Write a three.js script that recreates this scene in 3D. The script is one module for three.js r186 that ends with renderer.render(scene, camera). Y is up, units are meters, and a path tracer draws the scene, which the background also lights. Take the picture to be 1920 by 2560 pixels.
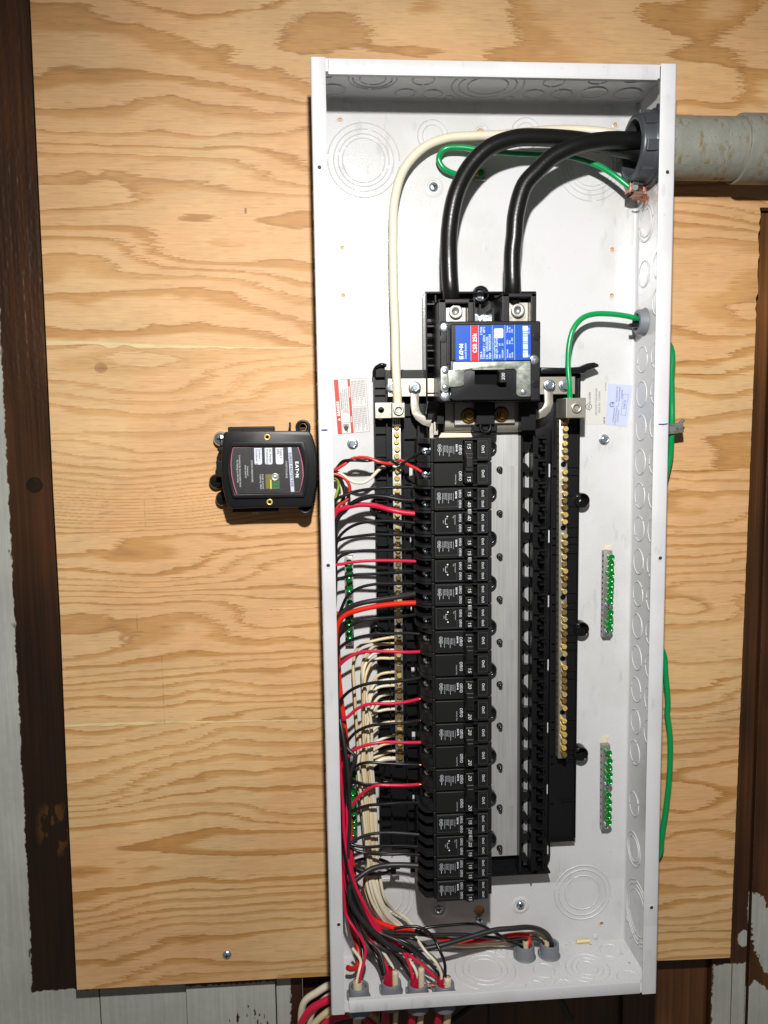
import * as THREE from 'three';
import { RoundedBoxGeometry } from 'three/addons/geometries/RoundedBoxGeometry.js';
import { mergeGeometries, toCreasedNormals } from 'three/addons/utils/BufferGeometryUtils.js';

/* ------------------------------------------------------------------ camera, light, exposure */
const scene = new THREE.Scene();
scene.background = new THREE.Color(0.092, 0.090, 0.086);          // the dim room behind the photographer
// Distances are taken in millimetres on the wall: x to the right, y down from the panel's top edge, z out from the plywood.
const TOP = 1950;                                                  // the panel's top edge stands 1.95 m above the floor
const EYE = [2.741, 353.08, 929.33];                               // the phone
const RIGHT = [0.9970026, 0.0138517, -0.0761185], DOWN = [-0.0217164, 0.9943938, -0.1034864], AHEAD = [0.0742583, 0.1048292, 0.9917139];
const FOCAL = 2050;                                                // pixels of a 1920 x 2560 frame
const W3 = (x, y, z) => new THREE.Vector3(x / 1000, (TOP - y) / 1000, z / 1000);
const camera = new THREE.PerspectiveCamera(2 * Math.atan(1280 / FOCAL) * 180 / Math.PI, 0.75, 0.05, 20);
camera.position.copy(W3(...EYE));
camera.up.set(-DOWN[0], DOWN[1], DOWN[2]);
camera.lookAt(camera.position.clone().add(new THREE.Vector3(AHEAD[0], -AHEAD[1], -AHEAD[2])));
scene.add(camera);

const lamp = new THREE.SpotLight(new THREE.Color(1.0, 0.975, 0.95), 4.7, 0, 76 * Math.PI / 180, 1, 2);   // the hand-held work light above the phone, tipped down
lamp.name = 'work_light';
lamp.position.copy(W3(35, 10, 850));
lamp.target.position.copy(W3(250, 870, 0)); scene.add(lamp.target); lamp.target.name = 'light_aim';
lamp.castShadow = true;
lamp.shadow.radius = 0.8;
lamp.shadow.mapSize.set(2048, 2048);
lamp.shadow.camera.near = 0.1; lamp.shadow.camera.far = 4;
scene.add(lamp);

const renderer = new THREE.WebGLRenderer({ antialias: true });
renderer.setSize(768, 1024);
renderer.toneMapping = THREE.LinearToneMapping;
renderer.toneMappingExposure = 1.0;
renderer.shadowMap.enabled = true;

/* ------------------------------------------------------------------ helpers */
// where the line of sight through a measured point of the photograph meets the plane at height z above the plywood
function at(px, py, z) {
  const a = (px - 960) / FOCAL, b = (py - 1280) / FOCAL;
  const d = [0, 1, 2].map((i) => RIGHT[i] * a + DOWN[i] * b + AHEAD[i]);
  const s = (EYE[2] - z) / d[2];
  return [EYE[0] + s * d[0], EYE[1] + s * d[1], z];
}
const zone = (ox, oy, f) => (x, y, z) => at(ox + x * f, oy + y * f, z);
const g1 = zone(740, 120, .3617), g2 = zone(1320, 120, .3617), g3 = zone(740, 600, .3014), g4 = zone(1240, 600, .3014), g5 = zone(520, 1030, .18083);
const g6 = zone(800, 1060, .28933), g7 = zone(800, 1400, .28933), g8 = zone(800, 1780, .28933), g9 = zone(800, 2160, .28933), g10 = zone(1240, 2160, .28933);
const g11 = zone(1240, 1060, .28933), g12 = zone(1240, 1400, .28933), g13 = zone(1240, 1780, .28933), gm = zone(1060, 720, .18083), gl = zone(1060, 900, .20494);
const gw = zone(0, 2100, .50633), px = zone(0, 0, 1);

let seed = 20240611;
const rnd = () => { seed = (seed * 1664525 + 1013904223) >>> 0; return seed / 4294967296; };
const rr = (a, b) => a + (b - a) * rnd();
// value noise
const perm = new Uint8Array(512); { const p = [...Array(256).keys()]; for (let i = 255; i > 0; i--) { const j = Math.floor(rnd() * (i + 1)); [p[i], p[j]] = [p[j], p[i]]; } for (let i = 0; i < 512; i++) perm[i] = p[i & 255]; }
function noise(x, y) {
  const xi = Math.floor(x), yi = Math.floor(y), fx = x - xi, fy = y - yi;
  const u = fx * fx * fx * (fx * (fx * 6 - 15) + 10), v = fy * fy * fy * (fy * (fy * 6 - 15) + 10);
  const h = (i, j) => perm[(perm[(xi + i) & 255] + yi + j) & 255] / 255;
  const a = h(0, 0), b = h(1, 0), c = h(0, 1), d = h(1, 1);
  return (a + (b - a) * u) + ((c + (d - c) * u) - (a + (b - a) * u)) * v;
}
const fbm = (x, y, n = 4) => { let s = 0, a = .5, t = 0; for (let i = 0; i < n; i++) { s += a * noise(x, y); t += a; x = x * 2.03 + 17.1; y = y * 2.03 + 5.7; a *= .5; } return s / t; };
const smooth = (a, b, x) => { const t = Math.min(1, Math.max(0, (x - a) / (b - a))); return t * t * (3 - 2 * t); };
function dataTex(w, h, fn, srgb, rx, ry) {
  const d = new Uint8Array(w * h * 4), o = [0, 0, 0];
  for (let j = 0; j < h; j++) for (let i = 0; i < w; i++) { fn(i, j, o); const k = (j * w + i) * 4; d[k] = o[0]; d[k + 1] = o[1]; d[k + 2] = o[2]; d[k + 3] = 255; }
  const t = new THREE.DataTexture(d, w, h, THREE.RGBAFormat);
  t.magFilter = THREE.LinearFilter; t.minFilter = THREE.LinearMipmapLinearFilter; t.generateMipmaps = true; t.wrapS = t.wrapT = THREE.RepeatWrapping;
  if (srgb) t.colorSpace = THREE.SRGBColorSpace;
  if (rx) t.repeat.set(rx, ry);
  t.needsUpdate = true; return t;
}

// geometries are built in millimetres with y up = -y down, then brought to metres about a thing's base
const bx = (x0, x1, y0, y1, z0, z1) => { const g = new THREE.BoxGeometry(x1 - x0, y1 - y0, z1 - z0); g.translate((x0 + x1) / 2, -(y0 + y1) / 2, (z0 + z1) / 2); return g; };
const rbx = (x0, x1, y0, y1, z0, z1, r = 1, s = 2) => { const g = new RoundedBoxGeometry(x1 - x0, y1 - y0, z1 - z0, s, Math.min(r, (x1 - x0) / 2.01, (y1 - y0) / 2.01, (z1 - z0) / 2.01)); g.translate((x0 + x1) / 2, -(y0 + y1) / 2, (z0 + z1) / 2); return g; };
const cylZ = (x, y, z0, z1, r, r2 = r, n = 24) => { const g = new THREE.CylinderGeometry(r2, r, z1 - z0, n); g.rotateX(Math.PI / 2); g.translate(x, -y, (z0 + z1) / 2); return g; };
const latheZ = (x, y, pts, n = 32) => { const g = new THREE.LatheGeometry(pts.map(([r, z]) => new THREE.Vector2(r, z)), n); g.rotateX(Math.PI / 2); g.translate(x, -y, 0); return g; };
function latheX(y, z, pts, n = 48) { const g = new THREE.LatheGeometry(pts.map(([r, x]) => new THREE.Vector2(r, x)), n); g.rotateZ(-Math.PI / 2); g.translate(0, -y, z); return g; }
function latheY(x, z, pts, n = 28, sx = 1) { const g = new THREE.LatheGeometry(pts.map(([r, y]) => new THREE.Vector2(r, -y)), n); g.scale(sx, 1, 1); g.translate(x, 0, z); return g; }
const shapeOf = (pts) => new THREE.Shape(pts.map(([a, b]) => new THREE.Vector2(a, b)));
const hole = (x, y, r) => { const p = new THREE.Path(); p.absarc(x, -y, r, 0, Math.PI * 2, true); return p; };
const rectHole = (x0, x1, y0, y1) => new THREE.Path([[x0, -y0], [x0, -y1], [x1, -y1], [x1, -y0]].map(([a, b]) => new THREE.Vector2(a, b)));
function exZ(pts, z0, z1, { holes = [], bevel = 0 } = {}) {
  const s = shapeOf(pts.map(([x, y]) => [x, -y])); s.holes.push(...holes);
  const g = new THREE.ExtrudeGeometry(s, { depth: z1 - z0 - 2 * bevel, bevelEnabled: bevel > 0, bevelThickness: bevel, bevelSize: bevel, bevelOffset: -bevel, bevelSegments: 2, curveSegments: 24 });
  g.translate(0, 0, z0 + bevel); return g;
}
function exY(pts, y0, y1) { const g = new THREE.ExtrudeGeometry(shapeOf(pts), { depth: y1 - y0, bevelEnabled: false, curveSegments: 8 }); g.rotateX(Math.PI / 2); g.translate(0, -y0, 0); return g; }   // profile in (x, z)
function exX(pts, x0, x1, holes = []) { const s = shapeOf(pts.map(([z, y]) => [-z, -y])); s.holes.push(...holes); const g = new THREE.ExtrudeGeometry(s, { depth: x1 - x0, bevelEnabled: false, curveSegments: 32 }); g.rotateY(Math.PI / 2); g.translate(x0, 0, 0); return g; }
function tube(pts, r, n = 40, rad = 10, tension = .5) {
  const c = new THREE.CatmullRomCurve3(pts.map(([x, y, z]) => new THREE.Vector3(x, -y, z)), false, 'centripetal', tension);
  const g = new THREE.TubeGeometry(c, n, r, rad, false), out = [g];
  for (const t of [0, 1]) { const e = new THREE.CircleGeometry(r, rad), tg = c.getTangent(t).multiplyScalar(t ? 1 : -1); e.applyQuaternion(new THREE.Quaternion().setFromUnitVectors(new THREE.Vector3(0, 0, 1), tg)); const p = c.getPoint(t); e.translate(p.x, p.y, p.z); out.push(e); }
  const L = c.getLength(), uv = g.attributes.uv; for (let i = 0; i < uv.count; i++) uv.setXY(i, uv.getX(i) * L / 1000, uv.getY(i) * r * 6.28 / 1000);
  const m = mergeGeometries(out.map((q) => q.toNonIndexed())); m.userData.keep = true; return m;
}
const quad = (x0, x1, y0, y1, z, uv) => { const g = new THREE.PlaneGeometry(x1 - x0, y1 - y0); g.translate((x0 + x1) / 2, -(y0 + y1) / 2, z); if (uv) { const a = g.attributes.uv; for (let i = 0; i < 4; i++) a.setXY(i, uv[0] + a.getX(i) * (uv[1] - uv[0]), uv[2] + a.getY(i) * (uv[3] - uv[2])); g.userData.keep = true; } return g; };
function finish(geos, anchor, crease = .7) {
  const list = (Array.isArray(geos) ? geos : [geos]).map((g) => {
    const keep = g.userData.keep; let q = g.index ? g.toNonIndexed() : g.clone();
    for (const k of Object.keys(q.attributes)) if (!['position', 'normal', 'uv'].includes(k)) q.deleteAttribute(k);
    if (!keep) {                                                     // uv in metres across the face
      if (g.type === 'ExtrudeGeometry') q = toCreasedNormals(q, crease);
      const p = q.attributes.position, n = q.attributes.normal, uv = new Float32Array(p.count * 2);
      for (let i = 0; i < p.count; i++) {
        const ax = Math.abs(n.getX(i)), ay = Math.abs(n.getY(i)), az = Math.abs(n.getZ(i));
        const [u, v] = az >= ax && az >= ay ? [p.getX(i), p.getY(i)] : ax >= ay ? [p.getZ(i), p.getY(i)] : [p.getX(i), p.getZ(i)];
        uv[2 * i] = u / 1000; uv[2 * i + 1] = v / 1000;
      }
      q.setAttribute('uv', new THREE.BufferAttribute(uv, 2));
    }
    return q;
  });
  const m = list.length > 1 ? mergeGeometries(list) : list[0];
  m.translate(-anchor[0], anchor[1], -anchor[2]); m.scale(.001, .001, .001);
  return m;
}
const used = {}, anchors = new WeakMap();
function numbered(n) { const k = used[n] = (used[n] ?? -1) + 1; return k ? `${n}_${String(k).padStart(3, '0')}` : n; }
function describe(o, label, category, group) { if (label) o.userData.label = label; if (category) o.userData.category = category; if (group) o.userData.group = group; return o; }
function thing(name, label, category, anchor, group) {
  const o = new THREE.Group(); o.name = numbered(name); o.position.copy(W3(...anchor)); anchors.set(o, anchor); scene.add(o);
  return describe(o, label, category, group);
}
function part(parent, name, geos, mat, label) {
  const a = anchors.get(parent), m = new THREE.Mesh(finish(geos, a), mat);
  m.name = name; m.castShadow = m.receiveShadow = true; anchors.set(m, a); parent.add(m); if (label) m.userData.label = label; return m;
}
function solo(name, label, category, anchor, geos, mat, group) {
  const m = new THREE.Mesh(finish(geos, anchor), mat); m.name = numbered(name); m.castShadow = m.receiveShadow = true; m.position.copy(W3(...anchor)); anchors.set(m, anchor); scene.add(m);
  return describe(m, label, category, group);
}
function set(parent, name, geometry, mat, [x, y, z], turn = 0, tilt = 0) {                     // a shared geometry set as a part at a point
  const a = anchors.get(parent), m = new THREE.Mesh(geometry, mat); m.name = name; m.castShadow = m.receiveShadow = true;
  m.position.set((x - a[0]) / 1000, (a[1] - y) / 1000, (z - a[2]) / 1000); m.rotation.set(0, tilt, turn, 'YXZ'); anchors.set(m, [x, y, z]); parent.add(m); return m;
}
const O = [0, 0, 0];

/* ------------------------------------------------------------------ materials */
const S = (r, g, b) => new THREE.Color().setRGB(r / 255, g / 255, b / 255, THREE.SRGBColorSpace);
const peel = dataTex(512, 512, (i, j, o) => { const a = noise(i / 8, j / 8), b = noise(i / 17 + 40, j / 17), c = noise(i / 3.5 + 9, j / 3.5 + 7); const v = 255 * (.55 * a + .3 * b + .15 * c); o[0] = o[1] = o[2] = v; }, false, 16, 16);
const grainy = dataTex(256, 256, (i, j, o) => { o[0] = o[1] = o[2] = 255 * (.5 * rnd() + .5 * noise(i / 3, j / 3)); }, false, 40, 40);
const brushed = dataTex(512, 512, (i, j, o) => { const v = .5 * noise(i / 1.6, j / 160) + .3 * noise(i / 6, j / 90 + 3) + .2 * noise(i / 40, j / 60 + 9); o[0] = o[1] = o[2] = 205 + 50 * v; }, true, 9, 5);
const scuff = dataTex(512, 512, (i, j, o) => { const v = fbm(i / 40, j / 40, 5); o[0] = o[1] = o[2] = 255 * smooth(.2, .8, v); }, false, 8, 8);
const P = (o) => new THREE.MeshPhysicalMaterial(o);
const soil = dataTex(512, 1024, (i, j, o) => { const a = fbm(i / 70, j / 70, 4), b = fbm(i / 9 + 50, j / 26, 3), sp = noise(i / 2.1 + 9, j / 2.3); let v = 255 - 9 * smooth(.45, .8, a) - 14 * smooth(.68, .85, b) * smooth(.4, .7, a) - (sp > .965 ? 34 * (sp - .965) / .035 : 0); o[0] = v; o[1] = v - .4; o[2] = v - 2 * smooth(.5, .8, a); }, true, 2.4, 1.1);
const white = P({ map: soil,  color: S(203, 204, 204), roughness: .19, specularIntensity: 1, bumpMap: peel, bumpScale: .00008 });
const whiteEdge = P({ map: soil,  color: S(198, 199, 201), roughness: .42, bumpMap: peel, bumpScale: .00005 });
const black = P({ color: new THREE.Color(.0075, .0075, .008), roughness: .36, specularIntensity: .5, bumpMap: grainy, bumpScale: .00002 });
const blackMatt = P({ color: new THREE.Color(.0115, .0115, .012), roughness: .38, specularIntensity: .55, bumpMap: grainy, bumpScale: .00003 });
const blackGloss = P({ color: new THREE.Color(.008, .008, .0085), roughness: .2 });
const dark = P({ color: new THREE.Color(.003, .003, .003), roughness: .7, specularIntensity: .15 });
const handleMat = P({ color: new THREE.Color(.006, .006, .006), roughness: .4 });
const alu = P({ color: S(198, 199, 196), metalness: .45, roughness: .46, map: brushed });
const tin = P({ color: S(172, 168, 156), metalness: .7, roughness: .38, bumpMap: scuff, bumpScale: .00008 });
const tinDull = P({ color: S(165, 163, 158), metalness: .75, roughness: .42, bumpMap: scuff, bumpScale: .00008 });
const zinc = P({ color: S(196, 206, 216), metalness: .9, roughness: .24 });
const galv = P({ color: S(158, 164, 160), metalness: .55, roughness: .42, map: dataTex(256, 256, (i, j, o) => { const v = 200 + 55 * noise(i / 14, j / 14) - 40 * noise(i / 5, j / 5 + 50); o[0] = v; o[1] = v; o[2] = v * .97; }, true, 12, 12) });
const brass = P({ color: S(240, 208, 120), metalness: .5, roughness: .3 });
const brassPale = P({ color: S(226, 204, 140), metalness: .6, roughness: .3 });
const brassDull = P({ color: S(176, 146, 84), metalness: .75, roughness: .36 });
const bronze = P({ color: S(150, 112, 60), metalness: .9, roughness: .35 });
const copper = P({ color: S(206, 128, 88), metalness: .85, roughness: .35 });
const greenScrew = P({ color: S(20, 150, 62), metalness: .55, roughness: .22, clearcoat: .6, clearcoatRoughness: .15 });
const wireBlack = P({ color: new THREE.Color(.009, .009, .0095), roughness: .28, specularIntensity: .8 });
const wireSoft = P({ color: new THREE.Color(.018, .018, .0185), roughness: .42 });
const feedBlack = P({ color: new THREE.Color(.0055, .0055, .0055), roughness: .32, specularIntensity: .8, bumpMap: peel, bumpScale: .00006 });
const wireRed = P({ color: S(214, 38, 24), roughness: .3 });
const wireCrimson = P({ color: S(196, 28, 62), roughness: .28 });
const wireSurgeRed = P({ color: S(190, 46, 38), roughness: .32 });
const wireCream = P({ color: S(204, 184, 142), roughness: .36 });
const wireWhite = P({ color: S(210, 201, 178), roughness: .36 });
const feedCream = P({ color: S(214, 206, 182), roughness: .34, bumpMap: peel, bumpScale: .00008 });
const wireGreen = P({ color: S(0, 140, 74), roughness: .28, clearcoat: .3 });
const greyPlastic = P({ color: S(112, 116, 122), roughness: .5, bumpMap: grainy, bumpScale: .00003 });
const fitting = P({ color: S(74, 78, 82), metalness: .35, roughness: .36, bumpMap: grainy, bumpScale: .00003 });
const sheathCream = P({ color: S(206, 194, 164), roughness: .5 });
const sheathCrimson = P({ color: S(178, 18, 52), roughness: .4 });
const tie = P({ color: new THREE.Color(.01, .01, .01), roughness: .35 });
const inkMat = P({ color: S(42, 38, 96), roughness: .5 });

/* ---- plywood: rotary-cut fir, broad waves of late wood with edges frayed along the grain */
const PX0 = -340, PX1 = 560, PY0 = -160, PY1 = 1040;
const seamA = (x) => 257 + 8 * smooth(-293, -60, x) + 1.2 * (noise(x / 50, 4) - .5), seamB = (x) => 686 + 7 * smooth(-293, 20, x) + 1.4 * (noise(x / 60, 9) - .5);
function plyField(x, y) {
  const st = noise(x / 60, y / .9) - .5 + .5 * (noise(x / 24 + 91, y / .7) - .5);                        // frays along the grain
  const right = x > 365 && y > 20, strip = right ? (y < 409.5 ? 0 : 2) : y < seamA(x) ? 0 : y < seamB(x) ? 1 : 2;
  const xx = x * .72 + 13 * st + 40 * strip + (right && strip ? 500 : 0), yy = y + .5 * st + (right && strip ? 130 : 0);
  let f, con = 1;
  const curl = .30 * noise(xx / 30, yy / 24) + .14 * noise(xx / 13, yy / 10);                            // small wander of every ring
  if (strip === 0) f = y / 32 + 5.4 * fbm(xx / 250 + 3.7, yy / 90 + 1.3, 2) + 1.0 * noise(xx / 90 + 8, yy / 40 + 2) + curl;
  else if (strip === 1) { const soft = 1 - smooth(380, 500, y + 60 * noise(x / 200, 3)); con = 1 - .4 * soft; f = y / (15 + 16 * soft) + (4.4 + 1.4 * soft) * fbm(xx / 190 + 13.7, yy / 52 + 5.3, 2) + .8 * noise(xx / 55 + 8, yy / 22 + 2) + curl; }
  else f = y / 20 + 5.2 * fbm(xx / 210 + 33.7, yy / 70 + 9.3, 2) + .9 * noise(xx / 60 + 8, yy / 26 + 2) + curl;
  const ring = Math.floor(f), ph = f - ring, w = .22 + .38 * noise(ring * 5.1 + strip * 31, 8.3);
  const late = smooth(0, .035, ph) * (1 - smooth(w * .55, w, ph)), line = smooth(0, .02, ph) * (1 - smooth(.03, .13, ph));
  return [late * con, line * con, noise(ring * 7.3, 3.1 + strip), st];
}
const plyA = [199, 163, 115], plyB = [172, 124, 67], plyC = [200, 157, 109], plyL = [136, 95, 54], plySeam = [208, 190, 142];
const cracks = [[-284, -180, 118, .5], [10, 100, 498, .7], [-60, 60, 560, .8], [-180, -90, 520, .5], [380, 500, 410, .9], [400, 470, 705, .6], [-250, -150, 285, .5], [390, 500, 300, .6]];
const plyPix = (i, j, o, w, h) => {
  const x = PX0 + (i + .5) / w * (PX1 - PX0), y = PY1 - (j + .5) / h * (PY1 - PY0);
  const [late, line, tone, st] = plyField(x, y);
  const fine = noise(x / 24 + 5, y / .6) - .5, finer = noise(x / 9, y / .9 + 77) - .5, blot = fbm(x / 120 + 11, y / 60, 3) - .5, pink = smooth(.4, .7, fbm(x / 150 + 71, y / 110 + 9, 2));
  const k = late * (.42 + .5 * tone), kn = Math.hypot((x + 236) / 8, (y - 286) / 6.5), knot = 1 - smooth(.4, 1.05, kn);
  let L = 1 + .075 * fine + .045 * finer + .11 * blot - .12 * Math.max(0, 1 - Math.abs(kn - .75) * 5) ;
  const pore = noise(x / 16 + 3, y / .45 + 13); if (pore > .84) L -= .13 * (pore - .84) / .16;
  const dash = noise(x / 30 + 41, y / 1.6 + 90); if (dash > .93) L -= .22 * (dash - .93) / .07 * smooth(.55, .7, noise(x / 90 + 6, y / 60));
  for (const [x0, x1, yc, s] of cracks) if (x > x0 && x < x1) { const dy = y - yc - 2.2 * (noise(x / 40, yc) - .5); if (dy > -1.2 && dy < 0) L += .14 * s * (noise(x / 12, yc + 5)); else if (dy >= 0 && dy < .9) L -= .45 * s * noise(x / 9, yc + 3); }
  if (Math.abs(x + 74) < 1.2 && Math.abs(y - 118.7) < 3) L -= .35;
  for (const [xm, y0, y1] of [[-196, 432, 462], [-184, 610, 690], [-210, 560, 580]]) if (Math.abs(x - xm) < .7 && y > y0 && y < y1) L -= .16 * noise(x, y / 4);      // pencil ticks
  let se = 0; if (x < 6) { const d1 = y - seamA(x), d2 = y - seamB(x), wa = (.6 + 2.3 * (1 - smooth(-293, -20, x))) * (.5 + noise(x / 16, 8)), wb = (.6 + 1.6 * (1 - smooth(-293, -60, x))) * (.5 + noise(x / 19, 5)); se = Math.max(1 - smooth(wa * .7, wa, Math.abs(d1 - wa)), 1 - smooth(wb * .7, wb, Math.abs(d2 - wb))); if (d1 > 2 * wa && d1 < 2 * wa + .8 || d2 > 2 * wb && d2 < 2 * wb + .7) L -= .2 * noise(x / 14, 2); }
  for (let c = 0; c < 3; c++) { let e = (1 - pink) * plyA[c] + pink * plyC[c]; e += (plyB[c] - e) * Math.min(1, k * 1.05); e += (plyL[c] - e) * line * .38; e += (plyL[c] - e) * knot * .6; e += (plySeam[c] - e) * se * .85; o[c] = Math.max(0, Math.min(255, e * L)); }
};
const PW = 1536, PH = 2048;
const plyMap = dataTex(PW, PH, (i, j, o) => plyPix(i, j, o, PW, PH), true);
const plyBump = dataTex(1024, 2048, (i, j, o) => { const x = PX0 + (i + .5) / 1024 * (PX1 - PX0), y = PY1 - (j + .5) / 2048 * (PY1 - PY0); const v = 110 + 60 * noise(x / 20, y / .6) + 50 * noise(x / 7, y / 1.2 + 4) + 20 * noise(x / 60, y / 9); o[0] = o[1] = o[2] = v; }, false);
for (const t of [plyMap, plyBump]) { t.repeat.set(1000 / (PX1 - PX0), 1000 / (PY1 - PY0)); t.offset.set(-PX0 / (PX1 - PX0), PY1 / (PY1 - PY0)); }
const ply = P({ map: plyMap, roughness: .62, bumpMap: plyBump, bumpScale: .00025 });

/* ---- old stained boards, partly painted white */
const WX0 = -520, WX1 = 660, WY0 = -200, WY1 = 1240;
const ragged = (x, y) => 9 * (fbm(x / 14, y / 14, 3) - .5) + 4 * (noise(x / 2.2, y / 3) - .5);
function poly(x, y, P2) {                                            // signed distance-like value, > 0 inside a convex outline given clockwise as seen
  let d = 1e9; for (let i = 0; i < P2.length; i++) { const [ax0, ay0] = P2[i], [bx0, by0] = P2[(i + 1) % P2.length], ex = bx0 - ax0, ey = by0 - ay0; d = Math.min(d, (ex * (y - ay0) - ey * (x - ax0)) / Math.hypot(ex, ey)); } return d;
}
function painted(x, y) {                                             // > 0 where white paint lies (mm from its edge)
  const r = ragged(x, y);
  const left = Math.max(-349.5 - .0125 * (y - 320) - x + .35 * r, y - 1026 + r * .5);
  const leftZone = x < -67.6 ? left : x < -30 ? -50 - x + r * .8 : -99;
  let right = -99;
  if (x > 430) right = Math.max(
    poly(x, y, [[536, 936], [546, 954], [700, 975], [700, 1230], [563, 1068], [541, 1030], [536, 1000]]) + r * 1.2,
    poly(x, y, [[531, 1085], [545, 1070], [700, 1230], [700, 1300], [529, 1300]]) + r,
    x < 511.8 || x > 512.4 ? Math.min(x - 486 + .8 * r, 530.5 - x, y - 1043 + r * .8) : -9,
    (1 - Math.hypot((x - 526) / 7.5, (y - 1010) / 11.5)) * 7.5 + r * .2, Math.min(x - 531.5, 535.5 - x, y - 958, 1003 - y) + r * .6);
  return Math.max(leftZone, right);
}
const chips = [...Array(7)].map(() => [rr(-160, -75), rr(1045, 1120), rr(.4, 1.1), rr(1, 3)]).concat([...Array(18)].map(() => [rr(-118, -78), rr(1064, 1120), rr(.4, 1.6), rr(1.5, 6)]));
const wallPix = (i, j, o, w, h) => {
  const x = WX0 + (i + .5) / w * (WX1 - WX0), y = WY1 - (j + .5) / h * (WY1 - WY0);
  const g = noise(x / 1.3, y / 90), g2 = noise(x / 4.5, y / 160 + 5), b = fbm(x / 40, y / 120, 3);
  const amber = x > 480 ? smooth(.35, .75, noise(x / 40 + 2, y / 400)) * (.8 - .55 * smooth(420, 760, y)) : smooth(1000, 1060, y) * smooth(-40, 20, x) * .3;
  let L = .75 + .2 * g2 + .2 * (g - .5) + .5 * (b - .5);
  const scr = x < -280 ? smooth(.5, .62, fbm(x / 9, y / 14, 3)) * (1 - smooth(14, 26, Math.hypot(x + 322, (y - 822) * .6))) : 0;
  let kd = Math.hypot(x + 322, y - 414.5); L *= kd < 9 ? .42 + .2 * noise(x / 3, y / 2) : 1; if (kd > 7.6 && kd < 9) L *= .5;
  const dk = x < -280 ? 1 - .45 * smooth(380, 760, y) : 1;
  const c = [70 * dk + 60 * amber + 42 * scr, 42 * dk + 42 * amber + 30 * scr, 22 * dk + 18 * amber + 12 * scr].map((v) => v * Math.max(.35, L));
  let d = painted(x, y); const thin = fbm(x / 5, y / 16 + 40, 3);
  for (const [cx, cy, rx, ry] of chips) if (Math.hypot((x - cx) / rx, (y - cy) / ry) < .3 + 1.3 * noise(x / 1.2, y / 2.4)) d = -1;
  let k = smooth(-.3, .6, d); if (k > 0 && d < 8) k *= smooth(.18, .42, thin + d / 14);
  const q = .95 + .06 * (noise(x / 1.6, y / 70) - .5) + .12 * (fbm(x / 60, y / 60, 3) - .5) + .03 * (noise(x / 3, y / 9) - .5);
  const p = [170, 172, 164].map((v) => v * q);
  for (let a = 0; a < 3; a++) o[a] = Math.max(0, Math.min(255, c[a] + (p[a] - c[a]) * k));
};
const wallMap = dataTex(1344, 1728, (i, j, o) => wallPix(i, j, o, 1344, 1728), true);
const wallBump = dataTex(2048, 1024, (i, j, o) => { const x = WX0 + (i + .5) / 2048 * (WX1 - WX0), y = WY1 - (j + .5) / 1024 * (WY1 - WY0); const rough = x < -270 ? 1 - smooth(270, 420, y) : .35, pt = smooth(0, 1, painted(x, y)); o[0] = o[1] = o[2] = 60 + (1 - .75 * pt) * rough * (55 * noise(x / 2.6, y / 70) + 40 * noise(x / 2, y / 9 + 3) + 40 * noise(x / 3.1, y / 4 + 40)) + 20 * noise(x / 9, y / 5) + 55 * pt; }, false);
for (const t of [wallMap, wallBump]) { t.repeat.set(1000 / (WX1 - WX0), 1000 / (WY1 - WY0)); t.offset.set(-WX0 / (WX1 - WX0), WY1 / (WY1 - WY0)); }
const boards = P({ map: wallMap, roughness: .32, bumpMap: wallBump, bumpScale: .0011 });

/* ---- one sheet of prints for the breakers and labels (flat print only) */
const AT = 2048, canvas = document.createElement('canvas'); canvas.width = canvas.height = AT;
const ctx = canvas.getContext('2d'); ctx.fillStyle = '#000'; ctx.fillRect(0, 0, AT, AT);
let ax = 4, ay = 4, ah = 0;
function cell(w, h, draw) {                                           // w, h in pixels; returns uv [u0, u1, v0, v1]
  if (ax + w + 4 > AT) { ax = 4; ay += ah + 6; ah = 0; }
  ctx.save(); ctx.beginPath(); ctx.rect(ax - 2, ay - 2, w + 4, h + 4); ctx.clip(); ctx.translate(ax, ay); draw(ctx, w, h); ctx.restore();
  const r = [ax / AT, (ax + w) / AT, 1 - (ay + h) / AT, 1 - ay / AT]; ax += w + 6; ah = Math.max(ah, h); return r;
}
function say(c, text, x, y, size, { turn = 1, color = '#d8dadc', bold = false, align = 'center', wide = 1, italic = false } = {}) {     // turn 1: reads downwards, -1: upwards
  c.save(); c.translate(x, y); c.rotate(turn * Math.PI / 2); c.scale(wide, 1); if (italic) c.transform(1, 0, -.18, 1, 0, 0);
  c.font = `${bold ? 'bold ' : ''}${size}px sans-serif`; c.fillStyle = color; c.textAlign = align; c.textBaseline = 'middle'; c.fillText(text, 0, 0); c.restore();
}
const FACE = '#262627', INK = '#e2e6ea';

/* ------------------------------------------------------------------ the wall: stained boards behind and a plywood sheet on them */
const wall = new THREE.Group(); wall.name = 'wall'; wall.userData.kind = 'structure'; scene.add(wall); wall.position.copy(W3(0, 0, -40)); anchors.set(wall, [0, 0, -40]);
const plankEdges = [[-520, -281, -24], [-280, -176.5, -23], [-175.5, -68, -15.2], [-67.4, -36, -20], [-35, 60, -30], [61, 200, -36], [201, 372, -34], [373, 484.5, -26], [485.5, 531, -17], [532, 536, -24], [537, 660, -20]];
for (const [x0, x1, z] of plankEdges) {
  const below = x0 > -285 && x1 < 520;
  part(wall, 'plank', rbx(x0, x1, below ? 985 : -200, 1240, z - 16, z, 1.2, 1), boards);
}
part(wall, 'plank', rbx(-280, 520, -200, 984, -40, -25, 1, 1), boards);

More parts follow.
